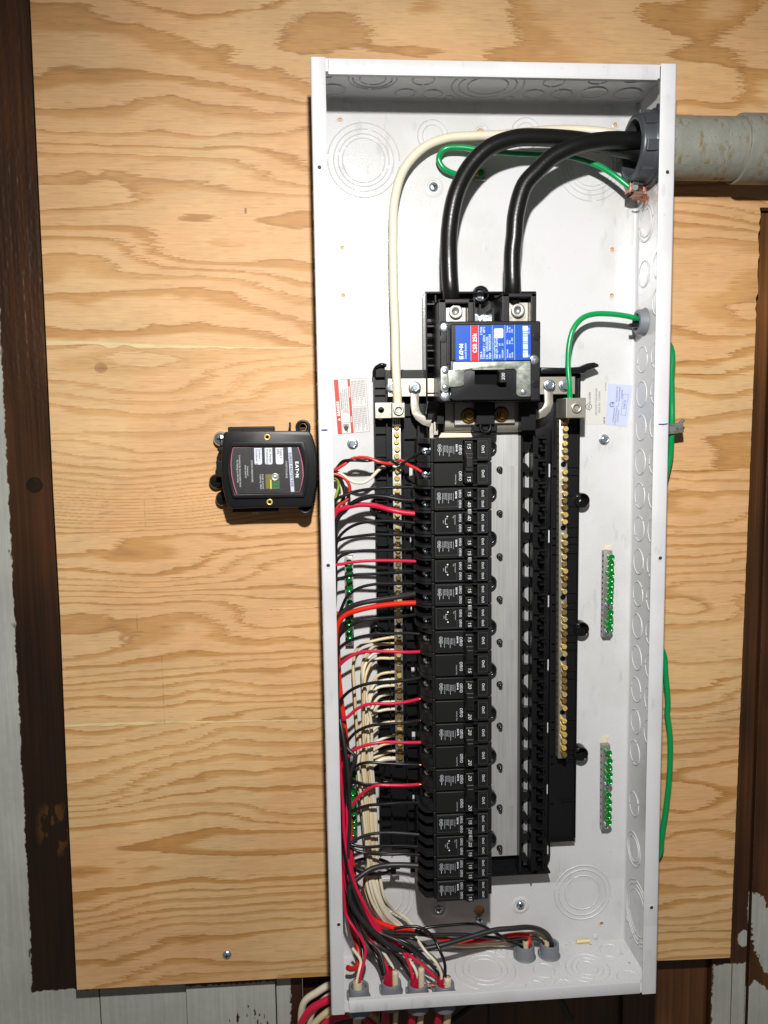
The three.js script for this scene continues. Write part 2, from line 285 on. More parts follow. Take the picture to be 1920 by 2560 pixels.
const sheet = thing('plywood_sheet', 'large tan plywood sheet with wavy grain, fixed to the wall behind the panel', 'plywood', [100, 470, -15]);
{
  const L = [[-289, -150], [-291, 60], [-292, 200], [-294, 420], [-294, 560], [-297, 760], [-298, 900], [-299, 1010.5]];
  const R = []; for (let y = 1023; y >= 116; y -= 6) R.push([500 + (1023 - y) * .0078 + (y < 240 && y > 120 ? 1.6 * (noise(y * 1.7, 3) - .5) * 2 : .5 * (noise(y, 9) - .5)), y]);
  part(sheet, 'face_veneer', exZ([...L, ...[[-60, 1012.6], [100, 1014.8], [300, 1018.6]], ...R, [506, 113], [507, 112], [590, 112], [590, -150]], -14.9, 0), ply);
}
const shScrew = thing('plywood_screw', 'silver pan head screw near the bottom of the plywood sheet', 'screw', gw(1121, 566, 0));
{ const [x, y] = gw(1121, 566, 0); part(shScrew, 'head', latheZ(x, y, [[0, 3.3], [1.5, 3.2], [3.5, 2.5], [5, 1.2], [5.6, .1], [5.5, -.5]].reverse()), zinc); part(shScrew, 'drive', [bx(x - 2.2, x + 2.2, y - .5, y + .5, 2.4, 3.34), bx(x - .5, x + .5, y - 2.2, y + 2.2, 2.4, 3.33)], dark); }

/* ------------------------------------------------------------------ the open white enclosure */
const BW = 363.5, BH = 989.4, BD = 98;
const box = thing('panel_enclosure', 'tall open white steel electrical enclosure mounted on the plywood', 'electrical enclosure', [181, 495, 0]);
const ridge = (r, h = 1, w = 1.6) => [[r - w, 0], [r - w * .62, h], [r - w * .3, h], [r, 0]];
// a punched knockout: rings of raised edge around a lifted disc, on a plane z = 0, later turned onto its wall
function knockGeo(radii) {
  const out = [];
  radii.forEach((r, k) => {
    const start = rr(0, 6.28);
    const pts = ridge(r).map(([a, b]) => new THREE.Vector2(a, b));
    for (let q = 0; q < 2; q++) { const g = new THREE.LatheGeometry(pts, 26, start + q * Math.PI + .08, Math.PI - .16); g.rotateX(Math.PI / 2); out.push(g); }
  });
  const r0 = radii[radii.length - 1] - 1.1, d = new THREE.LatheGeometry([[0, .32], [r0 - .7, .32], [r0, 0]].reverse().map(([a, b]) => new THREE.Vector2(a, b)), 40); d.rotateX(Math.PI / 2); out.push(d);
  return out;
}
const moved = (list, m) => list.map((g) => { const q = g.clone(); q.applyMatrix4(m); return q; });
const M4 = () => new THREE.Matrix4();
const onBack = (x, y) => M4().makeTranslation(x, -y, 1.7);
const onRight = (y, z) => M4().makeRotationY(-Math.PI / 2).setPosition(BW - 1.3, -y, z);
const onLeftOut = (y, z) => M4().makeRotationY(-Math.PI / 2).setPosition(0, -y, z);
const onTop = (x, z) => M4().makeRotationX(Math.PI / 2).setPosition(x, -1.3, z);
const onBottom = (x, z) => M4().makeRotationX(-Math.PI / 2).setPosition(x, -(BH - 1.3), z);

const holes = [g1(303, 497, 1.7), g3(383, 65, 1.7), g3(390, 460, 1.7), g2(605, 532, 1.7), g2(755, 380, 1.7), g4(965, 80, 1.7), g4(960, 463, 1.7), g10(912, 515, 1.7)];
const keyhole = g9(1375, 400, 1.7), keyTop = g1(1275, 585, 1.7);
const backHoles = [...holes.map(([x, y]) => hole(x, y, 2.3)), hole(keyhole[0], keyhole[1], 6.6), rectHole(keyhole[0] - 2.6, keyhole[0] + 2.6, keyhole[1] + 6.7, keyhole[1] + 13), hole(keyTop[0], keyTop[1], 4.5)];
const back = part(box, 'back_wall', exZ([[0, 0], [BW, 0], [BW, BH], [0, BH]], .5, 1.7, { holes: backHoles }), white);
for (const [x, y] of holes) part(back, 'hole_rim', latheZ(x, y, [[3.9, 1.7], [3.3, 2.15], [2.7, 2.15], [2.3, 1.6]], 20), white);
for (const [p, radii] of [[g1(468, 775, 1.7), [40, 33.5, 28.5, 24]], [g2(440, 805, 1.7), [40, 33.5, 28.5, 24]], [g1(945, 605, 1.7), [17.5, 12]], [g1(1590, 590, 1.7), [17.5, 12]],
  [g10(745, 245, 1.7), [35.5, 30, 22.5]], [g9(565, 275, 1.7), [35.5, 30, 22.5]]]) part(back, 'knockout', moved(knockGeo(radii), onBack(p[0], p[1])), white);
for (const [p, r] of [[g10(860, 628, 1.7), 3.6], [g1(1258, 410, 1.7), 4], [g1(345, 390, 1.7), 4], [g2(545, 425, 1.7), 4]]) part(back, 'dimple', latheZ(p[0], p[1], [[r, 1.7], [r * .85, 2.5], [r * .4, 2.9], [0, 2.95]], 24), white);
// embossed mounting points round the screws: a shallow dish of sheet metal
const dish = (p, r) => part(back, 'embossed_dish', latheZ(p[0], p[1], [[r * 1.75, 1.7], [r * 1.5, 2.2], [r * 1.2, 2.9], [r * 1.05, 2.6], [r, 1.75]], 32), white);
const hexScrews = [g6(282, 172, 1.7), g11(932, 135, 1.7)], panScrews = [g1(950, 962, 1.7), g9(1025, 390, 1.7), g10(210, 355, 1.7), [keyhole[0] + .3, keyhole[1] + 11.5, 1.7]];
panScrews.slice(0, 3).forEach((p) => dish(p, 6.6)); dish(keyTop, 6);
const panGeo = finish([latheZ(0, 0, [[5.2, 0], [5.2, .8], [4.6, 2.2], [3.2, 3], [0, 3.3]], 24)], O), crossGeo = finish([bx(-2.6, 2.6, -.55, .55, 2.2, 3.32), bx(-.55, .55, -2.6, 2.6, 2.2, 3.31)], O);
const hexGeo = finish([latheZ(0, 0, [[6.2, 0], [6.2, .9], [5.6, 1.4], [4.3, 1.5]], 28), cylZ(0, 0, 1.2, 5, 4.5, 4.3, 6), latheZ(0, 0, [[4.1, 5], [3.4, 5.4], [3.1, 4.4], [0, 4.3]], 6)], O), hexSlot = finish([bx(-2.8, 2.8, -.6, .6, 3.9, 4.45)], O);
panScrews.forEach((p) => { const s = set(box, 'mounting_screw', panGeo, zinc, p); set(s, 'drive_slot', crossGeo, dark, p, .5); });
hexScrews.forEach((p) => { const s = set(box, 'hex_screw', hexGeo, zinc, p, .3); set(s, 'drive_slot', hexSlot, dark, p, .7); });

// side walls with the bend to the front flange
part(box, 'left_wall', [bx(0, 1.3, 0, BH, .5, 95)], white);
const CY = 64, CZ = 47;
const rightW = part(box, 'right_wall', [exX([[.5, 0], [95, 0], [95, BH], [.5, BH]], BW - 1.3, BW, [(() => { const p = new THREE.Path(); p.absarc(-CZ, -CY, 33, 0, 6.2832, true); return p; })()]), exY([[BW - 1.3, 1.7], [BW - 1.3, 4.7], [BW - 1.7, 3.3], [BW - 2.7, 2.1], [BW - 4.3, 1.7]], 1.3, BH - 1.3)], white);
const topW = part(box, 'top_wall', [bx(1.3, BW - 1.3, 0, 1.3, 1.7, 95), exX([[1.7, 1.3], [4.7, 1.3], [3.2, 1.8], [2.1, 2.8], [1.7, 4.3]].reverse(), 1.3, BW - 1.3)], white);
const bottomW = part(box, 'bottom_wall', [bx(1.3, BW - 1.3, BH - 1.3, BH, 1.7, 95)], white);
for (const [y, radii, z] of [[190.7, [14.8]], [283.7, [14.8]], [322, [14.8]], [359.6, [14.8]], [398, [14.8]], [436, [14.8]], [474, [14.8]], [512, [14.8]], [549.5, [14.8]], [587.5, [14.8]], [625, [14.8]], [663, [14.8]], [701, [14.8]], [739, [14.8]], [802, [14.8]], [137, [20.5, 15.5], 28.5], [857, [20.5, 15.5], 28], [928, [38, 33, 27], 43]])
  part(rightW, 'knockout', moved(knockGeo(radii), onRight(y, z ?? 26)), white);
for (let k = 0; k < 15; k++) if (k !== 14) part(rightW, 'knockout', moved(knockGeo([14.8]), onRight(188 + k * 38 + (k > 1 ? 18 : 0), 65.5)), white);
for (const [y, z] of [[955, 12], [975, 62], [24, 62], [30, 14]]) part(rightW, 'rivet', moved([latheZ(0, 0, [[3.4, 0], [3, 1.1], [1.6, 1.6], [0, 1.7]], 18)], onRight(y, z)), white);
part(rightW, 'stiffening_rib', moved([rbx(-1, 1, -14, 22, -.6, .9, .8, 2)], onRight(960, 34).multiply(M4().makeRotationZ(-.75))), white);
for (const [x, z, radii] of [[63, 53, [25.5, 21, 14]], [22.8, 26, [13.5]], [115, 53, [12]], [99.8, 19.6, [11.3]], [129, 18.8, [11]], [148, 10, [5.6]], [184, 42, [38.5, 31, 22]], [214, 10.4, [5.6]], [237.5, 23, [11.3]], [251, 53.5, [11.6]], [267.6, 24.5, [11.3]], [301.6, 29.5, [14.5]], [296, 62.5, [12]], [339, 28.5, [14.5]], [331, 68, [12]], [14, 68, [13]]])
  part(topW, 'knockout', moved(knockGeo(radii), onTop(x, z)), white);
for (const [x, z, radii] of [[180.5, 42, [36, 27, 20]], [248.4, 50, [13]], [300, 50.5, [26, 19, 13]], [338, 22, [13]], [341.5, 72, [14]], [232, 78, [12.5]], [264, 79, [12.5]], [206, 14, [8]]])
  part(bottomW, 'knockout', moved(knockGeo(radii), onBottom(x, z)), white);
part(bottomW, 'paint_scratch', [[318, 8, 5], [300, 5, 3], [326, 14, 2.5], [350, 30, 4], [352, 46, 6], [344, 60, 3], [322, 22, 2], [288, 6, 4], [338, 12, 5]].map(([x, z, w], k) => { const g = new THREE.CircleGeometry(w * .33, 7); g.scale(1, .35, 1); g.rotateZ(k * 1.3); g.rotateX(-Math.PI / 2); g.translate(x, -(BH - 1.3) + .06 + .004 * k, z); return g; }), P({ color: S(96, 90, 84), roughness: .7 }));
for (let k = 0; k < 18; k++) if (k !== 9) part(box.children.find((c) => c.name === 'left_wall'), 'knockout', moved(knockGeo([14]), M4().makeRotationY(-Math.PI / 2).setPosition(0, -(120 + k * 40), 28)), white);

const bend = (s) => { const o = []; for (let k = 0; k <= 5; k++) { const a = k / 5 * Math.PI / 2; o.push([s + 0, 0, a]); } return o; };
const flangeProfile = (w) => { const r = 2.4, o = [[0, 95]]; for (let k = 0; k <= 5; k++) { const a = Math.PI - k / 5 * Math.PI / 2; o.push([r + r * Math.cos(a), BD - r + r * Math.sin(a)]); } o.push([w - .5, BD], [w, BD - .4], [w, BD - 1.3], [1.3, BD - 1.3], [1.3, 95]); return o; };
const mirror = (pts) => pts.map(([x, z]) => [BW - x, z]).reverse();
const fl = part(box, 'left_flange', exY(flangeProfile(14.4), 0, BH), whiteEdge);
const fr = part(box, 'right_flange', exY(mirror(flangeProfile(16.6)), 0, BH), whiteEdge);
const ft = part(box, 'top_flange', exX([[95, .2], [96.6, .3], [97.4, .9], [97.6, 2], [97.6, 14.6], [97.2, 15.2], [92, 15.2], [92, 14.3], [96.4, 14.3], [96.4, 1.5], [95, 1.5]], 17.4, 343.6), whiteEdge);
const fb = part(box, 'bottom_flange', exX([[95, BH - .2], [96.6, BH - .3], [97.4, BH - .9], [97.6, BH - 2], [97.6, 975.4], [97.2, 974.8], [92, 974.8], [92, 975.7], [96.4, 975.7], [96.4, BH - 1.5], [95, BH - 1.5]].reverse(), 19.6, 344.6), whiteEdge);
part(ft, 'corner_tab', [bx(14.5, 17, .3, 12, 92, 95.4), bx(344, 346.6, .3, 13, 92, 95.4)], whiteEdge);
const dimpleDark = P({ color: new THREE.Color(.02, .02, .02), roughness: .7 });
for (const [f, p] of [[fl, g1(162, 825, BD)], [fl, px(820.5, 1414, BD)], [fl, g9(162, 525, BD)], [fr, g2(965, 858, BD)], [fr, px(1651, 1395.5, BD)], [fr, g10(1345, 378, BD)]]) {
  const d = part(f, 'screw_dimple', latheZ(p[0], p[1], [[3.4, BD + .02], [2.9, BD + .35], [2.2, BD + .25], [1.9, BD + .03]], 24), whiteEdge); part(d, 'screw_hole', latheZ(p[0], p[1], [[1.9, BD + .05], [0, BD + .04]], 20), dimpleDark);
}
{ const a = px(812, 1075.5, BD), b = px(1658, 1059.5, BD);
  part(fl, 'marker_line', [exZ([[a[0] - 3.8, a[1] - .6], [a[0] + 1, a[1] - 1.1], [a[0] + 4, a[1] - .2], [a[0] + 1, a[1] + 1], [a[0] - 3.2, a[1] + .9]], BD, BD + .05)], inkMat);
  part(fr, 'marker_line', [exZ([[b[0] - 5, b[1] - .1], [b[0], b[1]], [b[0] + 5, b[1] - .5], [b[0] + 5, b[1] + .7], [b[0], b[1] + 1.4], [b[0] - 5, b[1] + 1.1]], BD, BD + .05)], inkMat); }

/* labels stuck inside the enclosure: flat print */
const dangerUV = cell(264, 452, (c, w, h) => {
  c.fillStyle = '#c6c4c0'; c.fillRect(0, 0, w, h); c.fillStyle = '#b8301e'; c.fillRect(0, 0, 34, h); c.fillRect(112, 0, 18, h);
  c.strokeStyle = '#55504c'; c.lineWidth = 2; c.strokeRect(34, 1, 78, h - 2); c.strokeRect(130, 1, w - 131, h - 2); c.beginPath(); c.moveTo(130, 232); c.lineTo(w, 232); c.moveTo(34, 360); c.lineTo(112, 360); c.stroke();
  say(c, '⚠ DANGER', 18, 250, 30, { turn: -1, color: '#fff', bold: true }); c.fillStyle = '#fff'; c.beginPath(); c.moveTo(8, 330); c.lineTo(28, 318); c.lineTo(28, 342); c.fill();
  ['HAZARDOUS VOLTAGE', 'WILL CAUSE SEVERE INJURY OR', 'DEATH. TURN OFF POWER AND', 'REPLACE THE COVER BEFORE USE'].forEach((t, k) => say(c, t, 48 + k * 16, 180, 14, { turn: -1, color: '#333', bold: k === 0 }));
  for (const y of [110, 340]) say(c, y < 200 ? '▲ AVERTISSEMENT' : '▲ PELIGRO', 121, y, 12, { turn: -1, color: '#fff', bold: true });
  for (let k = 0; k < 10; k++) for (const y of [16, 244]) { c.fillStyle = '#5d5a57'; for (let s = 0; s < 190 - (k % 3) * 30;) { const n = 6 + (k * 7 + s * 3) % 16; c.fillRect(140 + k * 11.5, y + s, 4.5, n); s += n + 5; } }
  c.fillStyle = '#222'; c.beginPath(); c.ellipse(72, 408, 16, 22, 0, 0, 7); c.fill(); for (let k = 0; k < 4; k++) c.fillRect(52 + k * 11, 372, 7, 34); c.lineWidth = 4; c.strokeStyle = '#222'; c.beginPath(); c.moveTo(72, 425); c.lineTo(84, 436); c.lineTo(70, 440); c.stroke();
});
const listUV = cell(176, 370, (c, w, h) => {
  c.fillStyle = '#c2c1bc'; c.fillRect(0, 0, w, h); c.strokeStyle = '#c9c7c2'; c.lineWidth = 2; c.strokeRect(1, 1, w - 2, h - 2);
  const t = { turn: -1, color: '#2c2c2c' };
  c.strokeStyle = '#1c1c1c'; c.lineWidth = 4; c.beginPath(); c.arc(30, 222, 24, 0, 7); c.stroke(); say(c, 'UL', 30, 222, 26, { ...t, bold: true }); say(c, 'C', 38, 256, 15, { ...t, bold: true }); say(c, 'US LISTED', 36, 148, 20, { ...t, bold: true });
  say(c, 'ENCLOSED PANELBOARD', 90, 182, 20, t); say(c, 'ISSUE NO.  0130604', 116, 186, 20, t); say(c, '30-47750-2', 168, 56, 15, t); say(c, 'EAT•N', 158, 336, 19, { ...t, bold: true, color: '#111' }); say(c, 'C', 10, 334, 12, t);
});
const csaUV = cell(214, 354, (c, w, h) => {
  c.fillStyle = '#b2bad2'; c.fillRect(0, 0, w, h); const t = { turn: -1, color: '#27336e' };
  c.strokeStyle = '#1f2f8c'; c.lineWidth = 5; c.beginPath(); c.arc(44, 178, 20, .4, 5.9); c.stroke(); say(c, 'SA', 45, 172, 20, { ...t, bold: true });
  ['COMBINATION', 'SERVICE ENTRANCE', 'EQUIPMENT'].forEach((s, k) => say(c, s, 66 + k * 22, 268, 18, t)); ['ÉQUIPEMENT DE', 'BRANCHEMENT', 'COMBINÉ'].forEach((s, k) => say(c, s, 80 + k * 22, 84, 18, t));
  c.lineWidth = 2; c.beginPath(); c.moveTo(100, 158); c.lineTo(100, 192); c.stroke(); c.strokeRect(136, 82, 48, 176); say(c, '10872', 160, 170, 30, t);
});
function quad4(p, z, uv) { const g = new THREE.PlaneGeometry(1, 1), a = g.attributes.position, b = g.attributes.uv; [p[0], p[1], p[3], p[2]].forEach((q, k) => a.setXYZ(k, q[0], -q[1], z)); for (let k = 0; k < 4; k++) b.setXY(k, uv[0] + b.getX(k) * (uv[1] - uv[0]), uv[2] + b.getY(k) * (uv[3] - uv[2])); g.computeVertexNormals(); g.userData.keep = true; return g; }
const printTex = new THREE.CanvasTexture(canvas); printTex.colorSpace = THREE.SRGBColorSpace; printTex.magFilter = THREE.LinearFilter;
const paper = P({ map: printTex, roughness: .55 }), glossPrint = P({ map: printTex, roughness: .4, specularIntensity: .6 }), facePrint = P({ map: printTex, roughness: .38, specularIntensity: .55 });
part(back, 'warning_label', quad4([g3(313, 1160, 1.9), g3(580, 1145, 1.9), g3(610, 1590, 1.9), g3(348, 1612, 1.9)], 1.9, dangerUV), paper, 'white and red danger label with a black hand symbol');
part(back, 'listing_label', quad4([g4(742, 1162, 1.9), g4(918, 1158, 1.9), g4(916, 1530, 1.9), g4(738, 1530, 1.9)], 1.9, listUV), paper, 'off-white panelboard listing label');
part(back, 'listing_label', quad4([g4(932, 1192, 1.9), g4(1134, 1205, 1.9), g4(1084, 1552, 1.9), g4(912, 1530, 1.9)], 1.95, csaUV), paper, 'pale blue bilingual equipment label numbered 10872');

/* ------------------------------------------------------------------ the black bus chassis */
const chassis = thing('bus_chassis', 'black moulded plastic bus chassis screwed into the enclosure behind the breakers', 'bus chassis', [180, 600, 2]);
const winL = [], winR = [];
for (let k = -1; k < 6; k++) winL.push([100.6 - .05 * k, 471.5 + k * 76.2, 4.4, 17.5]);
for (let k = 0; k < 7; k++) winR.push([260.9 + .1 * k, 396 + k * 76.2, 4.2, 18.5]);
const bl = part(chassis, 'left_base', [
  exZ([[61.6, 300], [64, 293], [74, 292], [118, 292], [126, 848], [61, 848]], 2.2, 12, { holes: winL.filter((w) => w[1] < 840).map(([x, y, w, h]) => rectHole(x, x + w, y, y + h)) }),
  bx(61.2, 62.8, 300, 848, 12, 19), bx(74.5, 76, 292, 848, 12, 20), bx(93, 94.5, 292, 848, 12, 20), bx(109, 111, 350, 848, 12, 25), bx(76.5, 99, 846, 848, 12, 18),
], black);
for (let k = 0; k < 22; k++) { const y = 310 + k * 25.4; if (y < 840) for (const g of [bx(62.8, 74.5, y, y + 1.4, 12, 17), bx(94.5, 109, y + 6, y + 7.4, 12, 18)].concat(k % 3 ? [] : [bx(62.8, 74.5, y + 8, y + 9.4, 12, 17)])) part(bl, 'rib', g, black); }
part(bl, 'curved_lip', [tube([[62.4, 300, 14], [62.6, 293, 17], [65, 289, 22], [70, 287, 25], [75, 288, 24]], 2, 16, 8), bx(64, 74, 287.5, 300, 12, 20)], blackGloss);
part(chassis, 'foot', [exZ([[97, 840], [112, 840], [112, 878], [97, 878]], 2.2, 16)], black);
const brR = part(chassis, 'right_base', [
  exZ([[215, 292], [296, 292], [296, 848], [293.5, 851], [262.5, 851], [262.5, 883], [150, 883], [150, 400], [215, 400]], 2.2, 10, { holes: winR.filter((w) => w[1] < 870).map(([x, y, w, h]) => rectHole(x, x + w, y, y + h)), bevel: .4 }),
  bx(294.6, 296, 292, 848, 10, 13), bx(262.5, 264, 360, 850, 10, 16), bx(262.5, 295, 849.6, 851, 10, 14), bx(150, 262, 881, 883, 10, 26),
], black);
for (const y of [402, 411, 471, 482, 490, 501, 548, 559, 567, 606, 615, 641, 650, 700, 709, 742, 751, 800]) { part(brR, 'rib', bx(264, 268.5, y, y + 1.6, 10, 14.5), black); part(brR, 'rib', bx(280, 294.6, y, y + 1.6, 10, 12.2), black); }
part(chassis, 'corner_wing', exZ([g4(372, 1056, 22), g4(560, 1060, 22), g4(690, 1052, 22), g4(760, 1022, 22), g4(812, 1015, 22), g4(846, 1030, 22), g4(852, 1050, 22), g4(800, 1068, 22), g4(745, 1090, 22), g4(728, 1108, 22), g4(372, 1110, 22)].map((p) => p.slice(0, 2)), 10, 24, { bevel: 1.2 }), blackGloss);
for (const [x, y] of [px(1454, 1251, 12), px(1453, 1572, 12), px(1451, 1883, 12), px(944, 1262, 12), px(943, 1580, 12), px(946, 1916, 12)].map((p) => [p[0], p[1]]))
  part(chassis, 'mounting_ear', [latheZ(x, y, [[2.4, 2.2], [8.4, 2.2], [8.8, 3], [8.6, 15], [8, 15.8], [7.2, 15.6], [6.2, 9], [3, 5.2], [2.5, 2.4]], 36), ...(x > 200 ? [bx(x - 14, x - 7, y - 7, y - 5.2, 4, 12), bx(x - 14, x - 7, y + 5.2, y + 7, 4, 12)] : [])], blackGloss);
// the stab side without breakers: walls, bus edge, notched rail, contact stabs
const yTop = 366, yEnd = 878;
part(chassis, 'inner_rail', [bx(223.4, 225.2, yTop, yEnd, 8, 30), bx(226, 227, yTop, yEnd, 8, 26)], blackGloss);
part(chassis, 'bus_edge', bx(231, 235.4, yTop + 8, yEnd - 4, 10, 20), alu);
part(chassis, 'outer_rail', [bx(236.4, 238, yTop, yEnd, 8, 34), bx(238, 243, yTop, yEnd, 8, 30), bx(252.6, 254, yTop, yEnd, 8, 25)], black);
for (let k = 0; k < 20; k++) {
  const y = yTop + 3 + k * 25.4;
  part(chassis, k % 2 ? 'curved_tooth' : 'square_tooth', k % 2 ? exZ([[227, y + 2], [230, y + 3], [233, y + 7], [234.2, y + 12], [232.5, y + 16], [227, y + 12]], 12, 28) : exZ([[227, y + 4], [234.6, y + 5], [235, y + 7], [235, y + 12], [233, y + 13], [227, y + 16]], 12, 28), blackGloss);
  part(chassis, 'stab_block', [bx(243, 254.5, y - 1.5, y + 1, 8, 28), bx(243, 249, y + 8, y + 10, 8, 25), bx(247, 254.5, y + 13, y + 15, 8, 26), bx(250, 254.5, y + 1, y + 6, 8, 24), bx(236, 244, y + 19, y + 20.4, 20, 36)], black);
  if (k > 1 && k % 3 !== 1 || k % 4 === 0) { const copperStab = k % 6 === 2; part(chassis, 'contact_stab', [bx(243.2, 249.5, y + 3.2, y + 6.4, 4, 14), ...(copperStab ? [] : [exZ([[243.4, y + 10.4], [247.5, y + 12.6], [243.4, y + 13.6]], 6, 13)])], copperStab ? copper : tin); }
}
// aluminium centre cover with its black pins
const cover = part(chassis, 'bus_cover', [bx(150, 223.2, px(1260, 1079, 20)[1], px(1260, 2139.5, 20)[1], 18.6, 20), bx(186, 188.5, 368, 868, 20, 20.8)], alu);
for (let k = 0; k < 10; k++) { const [x, y] = px(1249.5, [1174, 1283, 1391, 1498, 1605, 1711, 1815, 1917, 2019.6, 2121][k], 22); part(cover, 'pin', [latheZ(x, y, [[3.6, 20], [3.6, 21.5], [2.5, 22], [2.4, 26.5], [1.5, 28], [0, 28.4]], 20)], blackGloss); }
const breakerPitch = 25.4, breakerTop = 366.7;
for (let k = 0; k < 10; k++) { const y = 378.5 + k * 50.8; part(chassis, 'hook_lobe', [latheZ(189, y, [[0, 20.2], [8, 20.2], [8, 28], [7, 29], [5, 29], [4.4, 26], [0, 26]], 28)], blackGloss); }
part(chassis, 'mounting_rail', [bx(112, 150, 372, 872, 10, 22)], black);

/* neutral bars: a long tin-plated bar under a row of brass screws */
const headGeo = finish([cylZ(0, 0, -9, .2, 2.2, 2.2, 12), latheZ(0, 0, [[2.95, 0], [2.95, 1.8], [2.6, 2.5]], 18), ...[0, 1].map((k) => { const g = new THREE.CircleGeometry(2.62, 12, k * Math.PI + .26, Math.PI - .52); g.translate(0, 0, 2.5); return g; }), new THREE.CircleGeometry(2.66, 18).translate(0, 0, 1.3), bx(-2.8, 2.8, .72, .76, 1.3, 2.5), bx(-2.8, 2.8, -.76, -.72, 1.3, 2.5)], O);
const crossHead = finish([latheZ(0, 0, [[3.6, -1], [3.6, 1.3], [3, 2.4], [1.6, 2.9]], 18), latheZ(0, 0, [[1.6, 2.9], [.6, 1.7], [0, 1.6]], 4), cylZ(0, 0, -6, 0, 2.4, 2.4, 10)], O);
function bar(name, label, x, y0, y1, w, z0, z1, ys, opts = {}) {
  const t = thing(name, label, opts.category ?? 'neutral bar', [x, (y0 + y1) / 2, z0], opts.group);
  const sh = [[x - w / 2, y0], [x + w / 2, y0], [x + w / 2 + (opts.lean ?? 0), y1], [x - w / 2 + (opts.lean ?? 0), y1]];
  part(t, 'bar', exZ(sh, z0, z1, { bevel: .4 }), opts.mat ?? tin);
  const lean = (y) => (opts.lean ?? 0) * (y - y0) / (y1 - y0);
  for (const [y, kind] of ys) {
    if (kind === 'hole') { part(t, 'empty_hole', latheZ(x + lean(y), y, [[3.1, z1 + .05], [0, z1 + .04]], 20), dark); continue; }
    const jx = rr(-.35, .35), lift = rr(0, 3);
    set(t, 'screw', kind === 'zinc' ? crossHead : opts.head ?? headGeo, kind === 'zinc' ? zinc : opts.screw ?? [brass, brassPale, brassDull][Math.floor(rnd() * 3)], [x + lean(y) + jx, y, z1 + (kind === 'zinc' ? 1 : (opts.lift ?? 6) + lift)], rr(0, 3.1), rr(-.16, .16));
    if (opts.side) part(t, 'wire_hole', [cylZ(0, 0, 0, .1, 1.6, 1.6, 10)].map((g) => { g.rotateY(-Math.PI / 2); g.translate(x - w / 2 + lean(y) - .02, -y, (z0 + z1) / 2); return g; }), dark);
  }
  return t;
}
const rightYs = [], leftYs = [];
{ const pitch = 7.98; let y = px(1411, 1054, 32)[1]; for (let k = 0; y < px(1407, 1893, 32)[1]; k++, y += pitch) rightYs.push([y, [6, 15, 25, 34, 42].includes(k) ? 'hole' : 'brass']); }
{ const pitch = 7.98; let y = px(990, 1068, 32)[1]; for (let k = 0; y < px(999, 1905, 32)[1]; k++, y += pitch) leftYs.push([y, [5, 13, 28, 40].includes(k) ? 'hole' : 'brass']); }
const rb0 = px(1409, 1030, 26), rb1 = px(1405.5, 1896, 26), lb0 = px(991, 1030, 26), lb1 = px(999.5, 1907, 26);
bar('neutral_bar', 'tin plated neutral bar with brass screws and no wires, right of the breakers', rb0[0], rb0[1], rb1[1], 9.2, 14, 26, rightYs, { lean: rb1[0] - rb0[0], side: true, lift: 5, mat: tin });
bar('neutral_bar', 'tin plated neutral bar with brass screws crossed by the coloured wires, left of the breakers', lb0[0], lb0[1], lb1[1], 9.2, 14, 26, leftYs, { lean: lb1[0] - lb0[0], lift: 1, mat: tinDull });
/* ground bars with green screws */
const gHead = finish([cylZ(0, 0, -12, .2, 2.4, 2.4, 12), latheZ(0, 0, [[3.7, 0], [3.7, 2.2], [3.2, 2.8]], 18), latheZ(0, 0, [[3.2, 2.8], [2.2, 1.6], [0, 1.5]], 18), bx(-2.3, 2.3, -.45, .45, 1.5, 2)], O);
function groundBar(label, p0, p1, zz, n, zinks) {
  const ys = []; for (let k = 0; k < n; k++) ys.push([p0[1] + 6 + k * (p1[1] - p0[1] - 12) / (n - 1), zinks.includes(k) ? 'zinc' : 'green']);
  return bar('ground_bar', label, p0[0], p0[1], p1[1], 9.6, 1.8, zz, ys, { lean: p1[0] - p0[0], side: true, screw: greenScrew, head: gHead, lift: 7, category: 'ground bar', mat: tinDull });
}
groundBar('tin ground bar with green screws, upper one at the right of the enclosure', g11(972, 1098, 11), g12(958, 668, 11), 11, 15, [9, 14]);
groundBar('tin ground bar with green screws, lower one at the right of the enclosure', g13(955, 288, 11), g13(950, 1022, 11), 11, 12, [5, 11]);
groundBar('tin ground bar with green screws, upper one at the left behind the wires', g6(250, 1140, 11), g7(258, 740, 11), 11, 13, [5, 12]);
groundBar('tin ground bar with green screws, lower one at the left behind the cream wires', g8(282, 395, 11), g8(290, 1105, 11), 11, 12, [3, 11]);
{ const d = (label, q, z) => solo('silicone_smear', label, 'sealant smear', [q[0][0], q[0][1], 1.7], exZ(q.map((p) => p.slice(0, 2)), 1.7, z, { bevel: .2 }), wireWhite);
  d('white smear on the back wall above the upper right ground bar', [g11(930, 1085, 1.7), g11(935, 1050, 1.7), g11(1008, 1042, 1.7), g11(990, 1062, 1.7), g11(1000, 1090, 1.7)], 2.2);
  d('white smear on the back wall above the lower right ground bar', [g13(905, 268, 1.7), g13(918, 210, 1.7), g13(980, 203, 1.7), g13(962, 240, 1.7), g13(972, 290, 1.7)], 2.2); }

